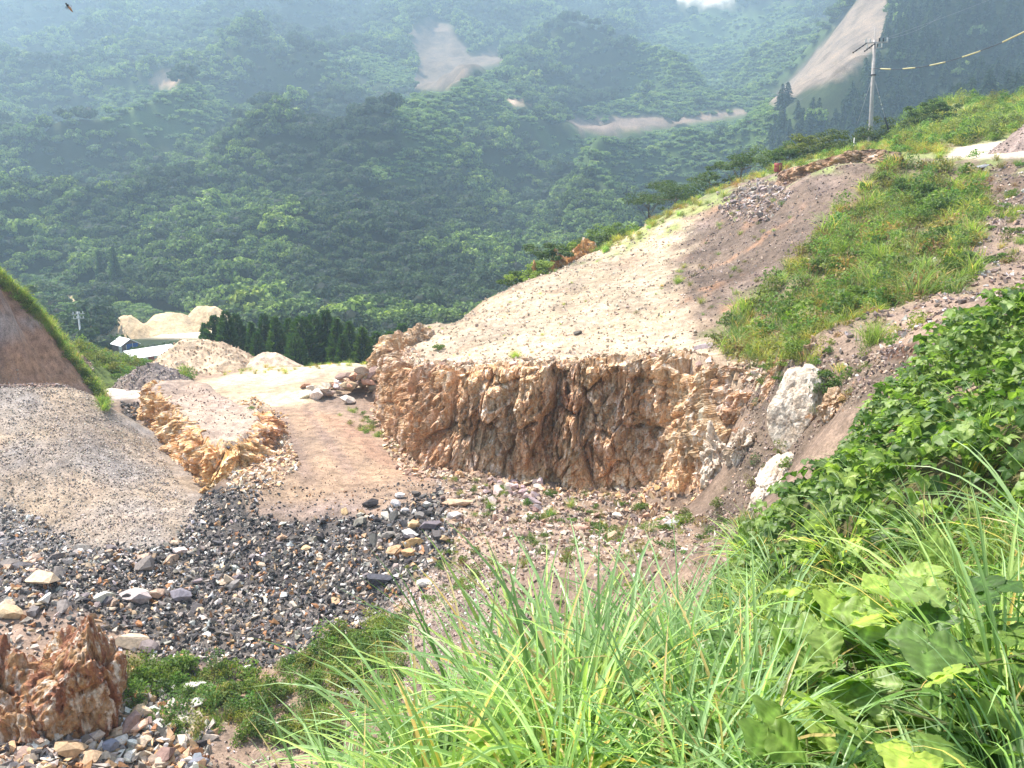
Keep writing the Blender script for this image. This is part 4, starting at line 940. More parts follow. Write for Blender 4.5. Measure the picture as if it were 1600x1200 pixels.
# green bank left of the yard, and along its far edge
bk = lambda x, y, z: (y > 50.5)
weeds([(100,560),(170,540),(290,560),(300,600),(180,612),(130,600)], 16, 50, 63, .9, 1.6, [0, 1, 1, 4, 3], 'weeds on the bank beside the spoil heap', bk, 260, 'weeds', ss=1.2)
weeds([(-40,430),(0,440),(60,485),(120,545),(145,590),(100,560),(40,510),(-40,465)], 10, 40, 54, .7, 1.3, [1, 2, 3, 3], 'grass along the crest of the brown embankment', None, 200, 'grass', ss=1.2)
weeds([(340,578),(450,572),(500,560),(600,552),(600,566),(450,585),(350,590)], 8, 53, 60, .4, .8, [3, 2], 'grass at the far edge of the yard', None, 60, 'grass')
weeds([(560,552),(615,552),(605,570),(570,566)], 8, 52, 62, .5, .9, [1, 0], 'weeds at the far edge of the yard', None, 30)

# grass hanging over the crest of the brown embankment
cu = rng.uniform(-30, 165, 420); cv_ = np.interp(cu, [-30, 0, 78, 164], [405, 432, 506, 628])+rng.uniform(1, 17, 420)*(.4+.6*rng.uniform(0, 1, 420))
x, y, z = ground_at(cu, cv_); ok = y < 60; m = int(ok.sum())
V, F, C = bake([TUFT[k] for k in (1, 2, 3)], rng.integers(0, 3, m), np.stack([x, y, z-.03], 1)[ok], rots(m, False, .2), np.repeat(rng.uniform(.5, 1.15, (m, 1)), 3, 1), rng.uniform(.7, 1.3, (m, 1))*rng.uniform((1.2, 1.2, 1.0), (1.8, 1.5, 1.3), (m, 3)))
obj('grass', mesh('grass', V, F, M_LEAF, C), kind='stuff')
# single bushes of the slope that stand out
SHR = [join(up3(leafcloud(900, (.9, .9, .75), .06, 60+i, (.07, .12, .025), (.17, .23, .06), lobes=11), .42), stems(9, .8, .6, .012, (.16, .11, .07), i)) for i in range(3)]
SHRY = join(blades(260, 1.15, 1, .02, .4, 1.0, 6, .2, 66, (.17, .24, .05), (.36, .42, .13), .08))
SM = [as_mesh('shrub', p) for p in SHR]+[as_mesh('shrub', SHRY)]
for (u, v, s, k, lb) in [(1380,395,1.0,3,'big arching yellow green grass tussock in the middle of the slope'), (1365,525,.8,3,'bright yellow green tussock above the painted shade of the soil lip'), (1180,545,.8,3,'olive grass bush at the terrace edge above the cliff end'),
                         (1262,610,.35,1,'small bush beside the round pale stone'), (1430,300,1.3,0,'green bush high on the weedy slope'), (1480,320,1.2,1,'grey green bush below the hilltop track'), (1405,290,.9,2,'brownish bush near the top of the slope'),
                         (1340,330,.8,0,'bush beside the brown soil scarp'), (1290,410,.9,1,'leafy bush at the left edge of the slope weeds'), (1500,420,.9,2,'bush left of the right slope gravel'), (1460,370,1.0,0,'dark green bush in the upper slope weeds'), (1330,470,.9,2,'bushy weed cluster in the lower slope weeds'),
                         (1060,435,.5,3,'small green tuft where pale and brown ground meet'), (805,552,.45,3,'bright grass tuft on the terrace near the cliff edge'), (685,540,.5,1,'small bush beside the reddish rock knob'), (450,1155,.5,1,'round dark green bush at the bottom beside pale gravel'),
                         (1000,790,.45,0,'green bush at the cliff foot in the middle'), (860,770,.4,1,'pale green bush beside the fallen slabs'), (1250,545,.6,1,'green bush above the pale rocks'), (1290,605,.7,2,'purple stemmed bush above the whitish boulder')]:
    x, y, z = ground_at(u, v+16*s); o = obj('shrub', SM[k], label=lb, category='bush'); o.location = (x[0], y[0], z[0]-.05); o.scale = (s, s, s); o.rotation_euler[2] = random.uniform(0, 6)

# ------------------------------------------------------------------ kudzu
def kudzu_leaflet(n, lobed=0.0, seed=0, fold=.25):
    """one leaflet: broad egg shape with a point, folded along the midrib"""
    t = np.linspace(0, 1, n); r = np.random.default_rng(seed)
    w = .5*np.sin(np.pi*np.clip(t, 0, 1)**.72)**.8
    if lobed: w = w*(1+lobed*np.cos((t-.42)*np.pi*3.2))
    w[0] = .04; w[-1] = .0; w[-2] *= .8
    droop = -.25*t**2
    mid = np.stack([t*0, t, droop], 1); L = np.stack([-w, t-.03, droop+w*fold*1.0+.03*np.sin(t*14+seed)], 1); Rr = np.stack([w, t-.03, droop+w*fold+.03*np.sin(t*12+seed+1)], 1)
    V = np.concatenate([L, mid, Rr]); F = []
    for i in range(n-1):
        F += [[i, n+i, n+i+1], [i, n+i+1, i+1], [n+i, 2*n+i, 2*n+i+1], [n+i, 2*n+i+1, n+i+1]]
    C = np.ones((3*n, 3)); C[n:2*n] = (1.35, 1.3, 1.3); C[:n] *= (.92+.1*r.random())
    return V, np.array(F), C
def rz(p, a, tilt=0):
    M = np.array(Matrix.Rotation(a, 3, 'Z')@Matrix.Rotation(tilt, 3, 'X')); return p[0]@M.T, p[1], p[2]
def trifol(n, lobed, seed):
    a = rz(kudzu_leaflet(n, lobed, seed), 0); b = rz(kudzu_leaflet(n, lobed, seed+1), 1.35, -.15); c = rz(kudzu_leaflet(n, lobed, seed+2), -1.35, -.15)
    b = (b[0]*.85, b[1], b[2]); c = (c[0]*.85, c[1], c[2])
    st = tube([(0, 0, 0), (0, -.4, -.1), (0, -.9, -.35)], [.012, .014, .018], (1.1, 1.0, .6), 3)
    return join((a[0]+np.array([0, .12, 0]), a[1], a[2]), b, c, st)
def big_leaflet(n, lobed, seed):
    """a large leaflet with five columns, arched halves, rippled margin and paler veins"""
    t = np.linspace(0, 1, n); r = np.random.default_rng(seed); w = .52*np.sin(np.pi*t**.74)**.72*(1+lobed*np.cos((t-.45)*np.pi*3.4)); w[0] = .05; w[-1] = 0
    cols = np.array([-1, -.62, -.3, 0, .3, .62, 1]); T, S = np.meshgrid(t, cols, indexing='ij'); W = w[:, None]
    curl = r.uniform(-.35, .1); side = 1+r.uniform(-.12, .12)*np.sign(S)
    X = W*S*side; Y = T-.10*np.abs(S)*W*2*(T > .1); Zc = W*(.34*np.abs(S)-.30*S*S)+curl*T**2*.8+.035*np.sin(T*17+seed+S*2)*np.abs(S)+.02*np.sin(T*30+np.abs(S)*4)*(np.abs(S) > .2)
    V = np.stack([X, Y, Zc], -1).reshape(-1, 3); C = np.ones((n, 7)); C[:, 3] = 1.5; C *= 1+.16*(np.sin((T*1.0-np.abs(S)*.28)*np.pi*11) > .72); C *= .92+.16*r.random((n, 7))
    F = tri(gridF(n, 7)); return V, F, np.stack([C, C*1.0, C*.95], -1).reshape(-1, 3)
def trifol_big(n, lobed, seed):
    a = big_leaflet(n, lobed*.7, seed); b = rz(big_leaflet(n, lobed, seed+1), 1.3, -.2); c = rz(big_leaflet(n, lobed, seed+2), -1.3, -.15)
    st = tube([(0, 0, 0), (0, -.4, -.12), (0, -.95, -.5)], [.014, .016, .02], (1.3, 1.15, .8), 4)
    return join((a[0]+np.array([0, .14, 0]), a[1], a[2]), (b[0]*.84, b[1], b[2]), (c[0]*.84, c[1], c[2]), st)
LEAFS = [trifol(4, 0, i*5) for i in range(4)]; LEAFB = [trifol_big(18, .05+.04*i, 40+i*5) for i in range(5)]
M_KUDZU = m_leaf('kudzu_leaf', trans=.42, rough=.45, spec=.35, vary=.28, spots=2.6, odd=(1.45, 1.35, .8))
def kbase(name, mes, pal):
    out = []
    for p in mes:
        for c in pal: out.append(mesh(name, p[0], p[1], M_KUDZU, p[2]*np.array(c), len(p[0]) > 200))
    return out
KPAL = [(.08, .145, .03), (.16, .24, .055), (.25, .33, .09)]
KM = kbase('leaf', LEAFS, KPAL); KB = kbase('leaf', LEAFB, KPAL+[(.26, .34, .09)])
def leaf_rot(m, up=.8):
    a = rng.uniform(0, 2*np.pi, m); tx = rng.normal(.35, .35, m); ty = rng.normal(0, .35, m)
    return [np.array(Euler((-tx[i], ty[i], a[i]), 'XYZ').to_matrix()) for i in range(m)]
KPOLY = [(2.9, 8.4), (2.7, 10.5), (3.4, 12.6), (4.9, 15.2), (9, 17), (14, 15), (13, 7.5), (7, 6.3), (4.6, 6.7)]
def in_world(poly, n):
    p = np.array(poly); x = rng.uniform(p[:, 0].min(), p[:, 0].max(), n*4); y = rng.uniform(p[:, 1].min(), p[:, 1].max(), n*4); d = poly_sd(x, y, poly); k = d > 0
    return x[k][:n], y[k][:n], d[k][:n]
x, y, d = in_world(KPOLY, 10500)
hum = .65+.85*vn(x*.75, y*.9, seed=71)+.25*vn(x*2.3, y*2.3, seed=72); top = (np.clip(hum, .15, 1.7))*np.minimum(1, .3+d*.9)
z = gz(x, y)+top*rng.uniform(.45, 1, len(x))**.6
order = np.argsort(np.hypot(x, y)-(z-gz(x, y)-top*.9)*6)
kz = obj('kudzu_bank', mesh('kudzu_bank', *stems(40, .3, .8, .012, (.1, .12, .04), 5)[:2], M_LEAF, stems(40, .3, .8, .012, (.1, .12, .04), 5)[2]), label='dense bank of broad leaved green vines rising at the right edge', category='vines')
kx, ky = 8.0, 11.0; kzz = g(kx, ky); kz.location = (kx, ky, kzz)
near = order[:290]; rest = order[290:]
RR_ = leaf_rot(len(x)); S = rng.uniform(.10, .17, len(x))
for i in near:
    o = obj('leaf', random.choice(KM), kz); M4 = Matrix(RR_[i].tolist()).to_4x4(); o.matrix_local = Matrix.Translation((x[i]-kx, y[i]-ky, z[i]-kzz))@M4@Matrix.Scale(S[i], 4)
kc = np.array(KPAL)[rng.integers(0, 3, len(rest))]*rng.uniform(.8, 1.2, (len(rest), 1))
V, F, C = bake(LEAFS, rng.integers(0, 4, len(rest)), np.stack([x[rest]-kx, y[rest]-ky, z[rest]-kzz], 1), np.array(RR_)[rest], np.repeat(S[rest][:, None], 3, 1), kc)
obj('foliage', mesh('foliage', V, F, M_KUDZU, C), kz, kind='stuff')

# ------------------------------------------------------------------ the tall grass in front
M_GRASS = m_leaf('tall_grass', trans=.45, rough=.4, spec=.4, vary=.15)
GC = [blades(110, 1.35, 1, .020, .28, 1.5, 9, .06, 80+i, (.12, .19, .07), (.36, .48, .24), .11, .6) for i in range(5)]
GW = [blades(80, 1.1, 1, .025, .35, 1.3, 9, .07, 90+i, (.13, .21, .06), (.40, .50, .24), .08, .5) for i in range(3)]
GM = [as_mesh('grass_clump', p, M_GRASS) for p in GC+GW]
FG = [(-.75, 2.9), (-.2, 2.0), (1.9, 1.55), (3.2, 2.1), (3.6, 3.8), (2.9, 5.2), (1.6, 5.6), (.2, 5.2), (-.6, 4.2)]
def clump(x, y, s, k, noun, sc=None):
    o = obj('grass_clump', GM[k], category='grass clump'); z = g(x, y); o.location = (x, y, z-.05); o.scale = (s, s, s*1.05); o.rotation_euler = (random.gauss(0, .1), random.gauss(0, .1), random.uniform(0, 6.28))
    u, v = proj(x, y, z+.6*s); reg(o, noun, u, v, 'clumps of tall arching grass in the foreground'); return o
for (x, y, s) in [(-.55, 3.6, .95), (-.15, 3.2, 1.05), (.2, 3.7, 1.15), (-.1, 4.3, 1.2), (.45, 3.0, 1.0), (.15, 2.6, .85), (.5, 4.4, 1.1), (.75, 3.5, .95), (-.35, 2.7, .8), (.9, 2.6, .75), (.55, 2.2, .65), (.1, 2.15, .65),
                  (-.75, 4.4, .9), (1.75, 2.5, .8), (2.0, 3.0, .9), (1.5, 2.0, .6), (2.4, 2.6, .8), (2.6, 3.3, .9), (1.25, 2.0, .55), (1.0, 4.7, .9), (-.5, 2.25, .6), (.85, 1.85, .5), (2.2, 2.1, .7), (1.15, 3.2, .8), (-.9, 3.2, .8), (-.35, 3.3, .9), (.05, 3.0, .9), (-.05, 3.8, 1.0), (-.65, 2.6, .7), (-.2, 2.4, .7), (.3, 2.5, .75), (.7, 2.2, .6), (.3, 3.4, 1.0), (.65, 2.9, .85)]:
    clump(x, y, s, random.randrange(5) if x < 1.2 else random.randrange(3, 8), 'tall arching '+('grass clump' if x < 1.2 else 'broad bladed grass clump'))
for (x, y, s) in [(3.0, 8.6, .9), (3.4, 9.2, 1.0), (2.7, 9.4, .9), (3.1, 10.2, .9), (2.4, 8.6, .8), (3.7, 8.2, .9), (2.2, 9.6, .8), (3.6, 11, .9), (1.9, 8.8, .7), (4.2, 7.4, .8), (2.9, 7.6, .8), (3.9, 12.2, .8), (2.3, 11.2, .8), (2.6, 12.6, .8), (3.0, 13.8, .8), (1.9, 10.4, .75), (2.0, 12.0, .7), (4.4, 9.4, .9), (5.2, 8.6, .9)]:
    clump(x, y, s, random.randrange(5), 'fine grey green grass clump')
# leafy undergrowth between the clumps
def under(poly, n, protos, smin, smax, name, h=.0, mat=None):
    x, y, d = in_world(poly, n); s = rng.uniform(smin, smax, len(x)); z = gz(x, y)-.02+h*rng.uniform(0, 1, len(x))
    V, F, C = bake(protos, rng.integers(0, len(protos), len(x)), np.stack([x, y, z], 1), rots(len(x), False, .2), np.repeat(s[:, None], 3, 1), rng.uniform(.7, 1.3, (len(x), 1))*np.ones((1, 3)))
    obj(name, mesh(name, V, F, mat or M_LEAF, C), kind='stuff')
MID = [(-1.6, 4.6), (-.5, 5.6), (1.5, 6.0), (3.0, 5.3), (5.2, 4.8), (7.5, 6.0), (4.6, 7.0), (3.1, 8.4), (2.0, 9.5), (.8, 9.0), (0, 7.5), (-1, 6.4)]
FINE = [up3(leafcloud(150, (.22, .22, .2), .022, 120+i, (.08, .16, .04), (.17, .28, .08), lobes=5), .16) for i in range(3)]
under(MID, 420, FINE+[TUFT[3], TUFT[2]], .5, 1.1, 'undergrowth')
under(FG, 330, FINE, .6, 1.3, 'undergrowth')
FG2 = [(-1.8, 5.5), (-1.1, 2.4), (-.3, 1.5), (2, 1.2), (4.5, 2.0), (5.5, 4.5), (2, 6.5)]
under(FG2, 260, [TUFT[3], FINE[0], FINE[1]], .4, .8, 'undergrowth')
# near kudzu: big lobed leaves on trailing stems, every leaf a part
def vine(cx, cy, pts, label):
    cz = g(cx, cy); st = []
    root = None
    for (ux, uy, h) in pts[:1]: pass
    T = []
    for j in range(0, len(pts)-5, 5):
        T.append(tube([(q[0]-cx, q[1]-cy, g(q[0], q[1])+q[2]*.75-cz) for q in sorted(pts[j:j+5])], .004, (.16, .17, .06), 4))
    J = join(*T); o = obj('vine', mesh('vine', J[0], J[1], M_LEAF, J[2]), label=label, category='vine'); o.location = (cx, cy, cz)
    for (ux, uy, h) in pts:
        l = obj('leaf', random.choice(KB), o); s = random.uniform(.10, .165)
        Rm = Euler((-random.gauss(.35, .3), random.gauss(0, .3), random.uniform(0, 6.28))).to_matrix().to_4x4()
        l.matrix_local = Matrix.Translation((ux-cx, uy-cy, g(ux, uy)+h-cz))@Rm@Matrix.Scale(s, 4)
def cluster(cx, cy, rx, ry, n, h0, h1): return [(random.gauss(cx, rx), random.gauss(cy, ry), random.uniform(h0, h1)) for _ in range(n)]
vine(1.35, 2.9, cluster(1.35, 2.85, .32, .3, 84, .3, .85)+cluster(1.2, 2.35, .28, .2, 34, .15, .6), 'big leaved vine sprawling over the grass at the lower right')
vine(1.75, 2.3, cluster(1.8, 2.35, .35, .25, 44, .1, .5)+cluster(2.3, 2.6, .25, .3, 24, .25, .65), 'big leaved vine in the lower right corner, beside broad grass blades')
vine(-.1, 3.0, cluster(-.1, 2.9, .45, .5, 34, .15, .55), 'vine with lobed leaves creeping between the tall grass at the bottom centre')
vine(.5, 4.2, cluster(.5, 4.4, .5, .4, 30, .5, .95), 'vine with lit yellow green leaves behind the tall grass')
vine(2.6, 4.6, cluster(2.6, 4.6, .6, .5, 40, .1, .5), 'vine lying over the weeds between corner grass and the leafy bank')
# leafy low shrub left of the big vine
LS = [up3(leafcloud(900, (.42, .36, .34), .022, 140+i, (.06, .12, .025), (.15, .25, .05), lobes=7, asp=.5), .3) for i in range(2)]
for i, (x, y, s, lb) in enumerate([(.95, 4.3, 1.0, 'dark small leaved shrub behind the vine, right of the tall grass'), (1.4, 4.7, 1.1, 'small leaved green shrub above the big vine'), (.75, 3.6, .8, 'low small leaved shrub between grass clump and big vine'), (2.1, 5.2, 1.0, 'bushy small leaved shrub below the leafy bank')]):
    o = obj('shrub', as_mesh('shrub', LS[i % 2]), label=lb, category='shrub'); o.location = (x, y, g(x, y)+.25); o.scale = (s, s, s)
    st = stems(10, .5, .3, .006, (.2, .12, .06), 5+i); obj('stem', as_mesh('stem', (st[0]-np.array([0, 0, .2]), st[1], st[2])), o)

# ------------------------------------------------------------------ buildings, poles, small built things
def box(x0, x1, y0, y1, z0, z1):
    V = np.array([[x, y, z] for x in (x0, x1) for y in (y0, y1) for z in (z0, z1)], float)
    F = np.array([[0, 1, 3, 2], [4, 6, 7, 5], [0, 4, 5, 1], [2, 3, 7, 6], [0, 2, 6, 4], [1, 5, 7, 3]]); return V, F
def jbox(*bs):
    Vs, Fs = [], []; b = 0
    for V, F in bs: Vs.append(V); Fs.append(F+b); b += len(V)
    return np.concatenate(Vs), np.concatenate(Fs)
def part(name, vf, mat, parent, **p): return obj(name, mesh(name, vf[0], vf[1], mat, np.ones((len(vf[0]), 3))), parent, **p)
def empty(name, loc, rot=0, **p):
    o = bpy.data.objects.new(name, None); COL.objects.link(o); o.location = loc; o.rotation_euler[2] = rot
    for k, v in p.items(): o[k] = v
    return o
M_TIN = m_plain('tin_roof', (.72, .72, .72), .45, .5, .0, .12, 3); M_TINW = m_plain('tin_wall', (.46, .43, .42), .6, .3, 0, .45, 2)
M_WOODD = m_plain('dark_boards', (.16, .11, .085), .9, .1, 0, .4, 3); M_REDD = m_plain('red_door', (.36, .07, .04), .7, .3, 0, .3)
M_BLUE = m_plain('blue_sheet', (.03, .12, .38), .5, .4, 0, .25); M_CREAM = m_plain('pale_panel', (.66, .64, .60), .7, .3, 0, .25, 2)
M_RUST = m_plain('rusty_panel', (.24, .155, .125), .9, .1, 0, .5, 2); M_POLE = m_plain('concrete_pole', (.44, .40, .37), .85, .2, 0, .25, 4)
M_DARK = m_plain('dark_metal', (.05, .05, .055), .6, .3); M_YEL = m_plain('yellow_guard', (.52, .45, .22), .5, .4, 0, .2, 4); M_WHITE_I = m_plain('porcelain', (.75, .75, .73), .3, .5, 0, .05)
M_WIRE = m_plain('wire', (.20, .21, .23), .5, .4); M_DRUM = m_plain('red_drum', (.30, .05, .045), .6, .3, 0, .35, 8)
def corrugated(L, W, rise, over=.15, n=46, thick=.03):
    """a sloping sheet with ridges: runs along x, rises from y=0 to y=W"""
    xs = np.linspace(-over, L+over, n*2+1); zz = (np.arange(len(xs)) % 2)*.035
    A = np.stack([xs, np.full(len(xs), -over), zz-over*rise/W], 1); B = np.stack([xs, np.full(len(xs), W), zz+rise], 1)
    V = np.concatenate([A, B, A-[0, 0, thick], B-[0, 0, thick]]); m = len(xs); i = np.arange(m-1)
    F = np.concatenate([np.stack([i, i+1, m+i+1, m+i], 1), np.stack([2*m+i+1, 2*m+i, 3*m+i, 3*m+i+1], 1), np.stack([i+1, i, 2*m+i, 2*m+i+1], 1), np.array([[0, m, 3*m, 2*m], [m-1, 3*m-1, 4*m-1, 2*m-1]])]); return V, F
# long shed: x along the front wall, y into the building
p = P(206, 559, 96); z0 = -21.9; e = empty('shed', (p[0], p[1], z0), math.atan2(4.4, 3.6), label='long low shed with a white roof and a red door beside the big rubble pile', category='shed')
L, W, H, RZ = 5.9, 3.4, -19.75-z0, .75
part('wall', jbox(box(0, 1.35, 0, .06, 0, H), box(0, L, W-.06, W, 0, H)), M_TINW, e)
part('wall_panel', box(1.37, 2.0, -.03, .05, 0, H-.02), M_CREAM, e, label='cream panel left of the red door'); part('door', box(2.02, 2.75, -.05, .05, 0, H-.05), M_REDD, e, label='red door')
part('wall_panel', box(2.77, 3.6, -.03, .05, 0, H-.02), M_CREAM, e, label='white panel right of the red door'); part('wall_panel', box(3.62, L, -.02, .05, 0, H-.02), M_TINW, e, label='grey weathered panel')
for xx in (0, L-.06):
    V = np.array([[xx, .06, 0], [xx, W-.06, 0], [xx, W-.06, H], [xx, W/2, H+RZ-.08], [xx, .06, H], [xx+.05, .06, 0], [xx+.05, W-.06, 0], [xx+.05, W-.06, H], [xx+.05, W/2, H+RZ-.08], [xx+.05, .06, H]])
    me = bpy.data.meshes.new('gable_wall'); me.from_pydata(V.tolist(), [], [[4, 3, 2, 1, 0], [5, 6, 7, 8, 9], [0, 1, 6, 5], [1, 2, 7, 6], [2, 3, 8, 7], [3, 4, 9, 8], [4, 0, 5, 9]]); me.materials.append(M_TINW); obj('gable_wall', me, e)
r1 = corrugated(L, W/2, RZ); V, F = r1; part('roof_sheet', (V+[0, 0, H], F), M_TIN, e)
V2 = V*np.array([1, -1, 1])+[0, W, H]; part('roof_sheet', (V2, F[:, ::-1]), M_TIN, e)
# small shed
p = P(189, 538.8, 108.2); z0 = -22.6; e = empty('shed', (p[0], p[1], z0), math.atan2(1.8, -2.15)+math.pi, label='small shed with a white roof and a blue sheet on its end wall', category='shed')
L, W, H, RZ = 2.9, 2.5, -20.45-z0, .75
part('wall', box(-L, -.75, 0, .06, 0, H), M_WOODD, e); part('wall_panel', box(-.73, 0, -.02, .05, 0, H-.02), M_CREAM, e, label='pale panel at the corner'); part('wall', box(-L, 0, W-.06, W, 0, H), M_WOODD, e)
for xx, mt in ((-L, M_WOODD), (-.05, M_RUST)):
    V = np.array([[xx, .06, 0], [xx, W-.06, 0], [xx, W-.06, H], [xx, W/2, H+RZ-.08], [xx, .06, H], [xx+.05, .06, 0], [xx+.05, W-.06, 0], [xx+.05, W-.06, H], [xx+.05, W/2, H+RZ-.08], [xx+.05, .06, H]])
    me = bpy.data.meshes.new('gable_wall'); me.from_pydata(V.tolist(), [], [[4, 3, 2, 1, 0], [5, 6, 7, 8, 9], [0, 1, 6, 5], [1, 2, 7, 6], [2, 3, 8, 7], [3, 4, 9, 8], [4, 0, 5, 9]]); me.materials.append(mt); obj('gable_wall', me, e)
part('blue_sheet', jbox(box(.01, .04, .75, 2.3, .5, H+.1)), M_BLUE, e); part('post', jbox(box(.05, .1, 1.5, 1.56, 0, H+.2), box(.05, .1, .62, .7, 0, H)), M_CREAM, e)
V, F = corrugated(L, W/2, RZ, n=24); part('roof_sheet', (V*1.0+[-L, 0, H], F), M_TIN, e); part('roof_sheet', (V*np.array([1, -1, 1])+[-L, W, H], F[:, ::-1]), M_TIN, e)
# rusty wall behind the rubble pile
p = P(376, 566, 62); z0 = g(p[0], p[1])-.3
e = empty('panel_wall', (p[0], p[1], z0), -.35, label='rusty brown panel wall standing behind the right end of the big rubble pile', category='wall')
for i in range(3): part('panel', box(-.78+i*.52, -.28+i*.52, 0, .05, 0, 1.25+(P(376, 550, 62)[2]-z0-1.25)-.04*i), M_RUST, e)
part('post', box(.80, .9, -.02, .07, 0, P(376, 550, 62)[2]-z0+.02), M_DARK, e)

def tb(name, pts, rad, mat, parent=None, ns=8, **pr):
    t = tube(pts, rad, (1, 1, 1), ns); return obj(name, mesh(name, t[0], t[1], mat, t[2], True), parent, **pr)
# tall pole
px, py, pz = P(1360.5, 222, 70); pz = g(px, py)-.6; zt = P(1360, 62, 70)[2]
pole = empty('utility_pole', (px, py, pz), label='tall concrete utility pole with cross arms and guy wires on the hilltop ridge', category='utility pole')
h = zt-pz
tb('pole', [(0, 0, 0), (0, 0, h*.5), (0, 0, h)], [.18, .155, .12], M_POLE, pole, 14)
tb('lightning_rod', [(0, 0, h), (0, 0, h+1.05)], .03, M_TINW, pole, 6)
arm = part('cross_arm', box(-.85, 1.0, -.24, -.16, h-.28, h-.20), M_TINW, pole); arm2 = part('cross_arm', box(-.55, .75, .17, .25, h-.62, h-.55), M_TINW, pole)
def insul(x, y, z, parent, dark=False, d=(0, 0, 1), ln=.26):
    d = Vector(d).normalized(); pts = []; rr = []
    for i in range(9): pts.append(tuple(Vector((x, y, z))+d*ln*i/8)); rr.append(.035 if i % 2 else .075)
    tb('insulator', pts, rr, M_DARK if dark else M_WHITE_I, parent, 8)
for xx in (-.8, -.45, .3, .62, .95): insul(xx, -.2, h-.18, arm, dark=xx in (.3, .62))
for xx in (-.5, .35, .7): insul(xx, .21, h-.53, arm2, dark=xx == .35)
e1 = P(1334, 84, 69.6); e2 = P(1347, 87, 69.6)
insul(-.75, -.22, h-.26, arm, True, (e1[0]-px+.75, 0, e1[2]-pz-h+.2), 1.25); insul(-.1, -.24, h-.34, arm, True, (e2[0]-px+.1, 0, e2[2]-pz-h+.3), .95)
part('bracket', jbox(box(-.18, .18, -.2, .2, h-2.75, h-2.65)), M_DARK, pole)
sag = lambda a, b, s, n=20: [tuple(Vector(a).lerp(Vector(b), i/n)-Vector((0, 0, 4*s*(i/n)*(1-i/n)))) for i in range(n+1)]
for (u1, v1, Y1), x0 in (((1480, 43, 110), .95), ((1690, -20, 160), .62)):
    q = P(u1, v1, Y1); tb('wire', sag((x0, -.2, h), (q[0]-px, q[1]-py, q[2]-pz), .4), .012, M_WIRE, pole, 4)
for (ex, ez, u1, v1) in ((e1[0]-px, e1[2]-pz, 1180, 150), (e2[0]-px, e2[2]-pz, 1170, 190)):
    q = P(u1, v1, 105); tb('wire', sag((ex, -.2, ez), (q[0]-px, q[1]-py, q[2]-pz), 1.0), .011, M_WIRE, pole, 4)
pole.rotation_euler[1] = -R(3.2)
q = P(1343, 190, 69); tb('guy_wire', [(0, 0, h-2.7), (q[0]-px, q[1]-py, q[2]-pz)], .016, M_TINW, pole, 5)
q = P(1395, 216, 69); a = Vector((0.1, 0, h-3.0)); b = Vector((q[0]-px, q[1]-py, q[2]-pz-.3)); tb('guy_wire', [tuple(a), tuple(b)], .018, M_TINW, pole, 5)
tb('guy_guard', [tuple(a.lerp(b, .62)), tuple(b)], .075, M_DARK, pole, 8)
tb('guy_wire', [tuple(a+Vector((.1, 0, -.1))), tuple(b+Vector((-.12, 0, .2)))], .014, M_TINW, pole, 5)
for k in (.28, .4, .47): c = a.lerp(b, k); tb('insulator', [tuple(c), tuple(a.lerp(b, k+.02))], .06, M_WHITE_I, pole, 6)
# cable with yellow guards, running from the pole over to the right, out of the picture
cpts = [P(1364, 107, 70), P(1400, 108.5, 66), P(1440, 105, 62), P(1480, 96.5, 59), P(1520, 84, 56), P(1560, 69, 53), P(1600, 50, 50), P(1660, 18, 46), P(1720, -20, 43)]
cc = np.array(cpts); tt = np.linspace(0, len(cc)-1, 81)
cs = np.stack([np.interp(tt, np.arange(len(cc)), cc[:, k]) for k in range(3)], 1)
ker = np.array([1, 2, 3, 2, 1])/9
for k in range(3): cs[2:-2, k] = np.convolve(cs[:, k], ker, 'valid')
cab = tb('overhead_cable', cs, .026, M_DARK, None, 6, label='thick dark overhead cable with yellow guard sleeves from pole to the right edge', category='cable')
us = proj(cs[:, 0], cs[:, 1], cs[:, 2])[0]
for a_, b_ in ((1376, 1392), (1411, 1430), (1453, 1477), (1504, 1532), (1567, 1606), (1630, 1668)):
    k = np.linspace(a_, b_, 5); tb('guard_sleeve', np.stack([np.interp(k, us, cs[:, i]) for i in range(3)], 1), .05, M_YEL, cab, 8)
# small pole by the sheds
p = P(126, 522, 112); z0 = g(p[0], p[1])-.3; zt = P(126, 487, 112)[2]; h = zt-z0
pl = empty('utility_pole', (p[0], p[1], z0), .5, label='small pale utility pole among the greenery left of the small shed', category='utility pole')
tb('pole', [(0, 0, 0), (0, 0, h)], [.16, .11], M_CREAM, pl, 10)
part('cross_arm', box(-.8, .8, -.16, -.1, h-.35, h-.25), M_TINW, pl); part('cross_arm', box(-.7, .7, -.16, -.1, h-1.0, h-.9), M_TINW, pl)
for xx in (-.6, -.2, .2, .6): insul(xx, -.13, h-.25, pl); insul(xx, -.13, h-.9, pl)
# red drum
x, y, z = ground_at(1215, 269); p = P(1215, 268, 61)
prof = [(0, .02), (.27, .02), (.28, .05), (.27, .2), (.285, .23), (.27, .26), (.27, .42), (.285, .45), (.27, .48), (.28, .64), (.25, .64), (.25, .6), (0, .6)]
th = np.linspace(0, 2*np.pi, 20, endpoint=False); V = np.array([[r_*math.cos(t), r_*math.sin(t), zz] for r_, zz in prof for t in th]); i = np.arange((len(prof)-1)*20); a = i//20; b = i % 20
F = np.stack([a*20+b, a*20+(b+1) % 20, (a+1)*20+(b+1) % 20, (a+1)*20+b], 1)
gy = 61; gx = P(1215, 268, gy)[0]
o = obj('drum', mesh('drum', V, F, M_DRUM, np.ones((len(V), 3)), True), label='dull red drum standing on the terrace edge at the left of the tall grass', category='drum'); o.location = (float(x[0]), float(y[0]), float(z[0]))
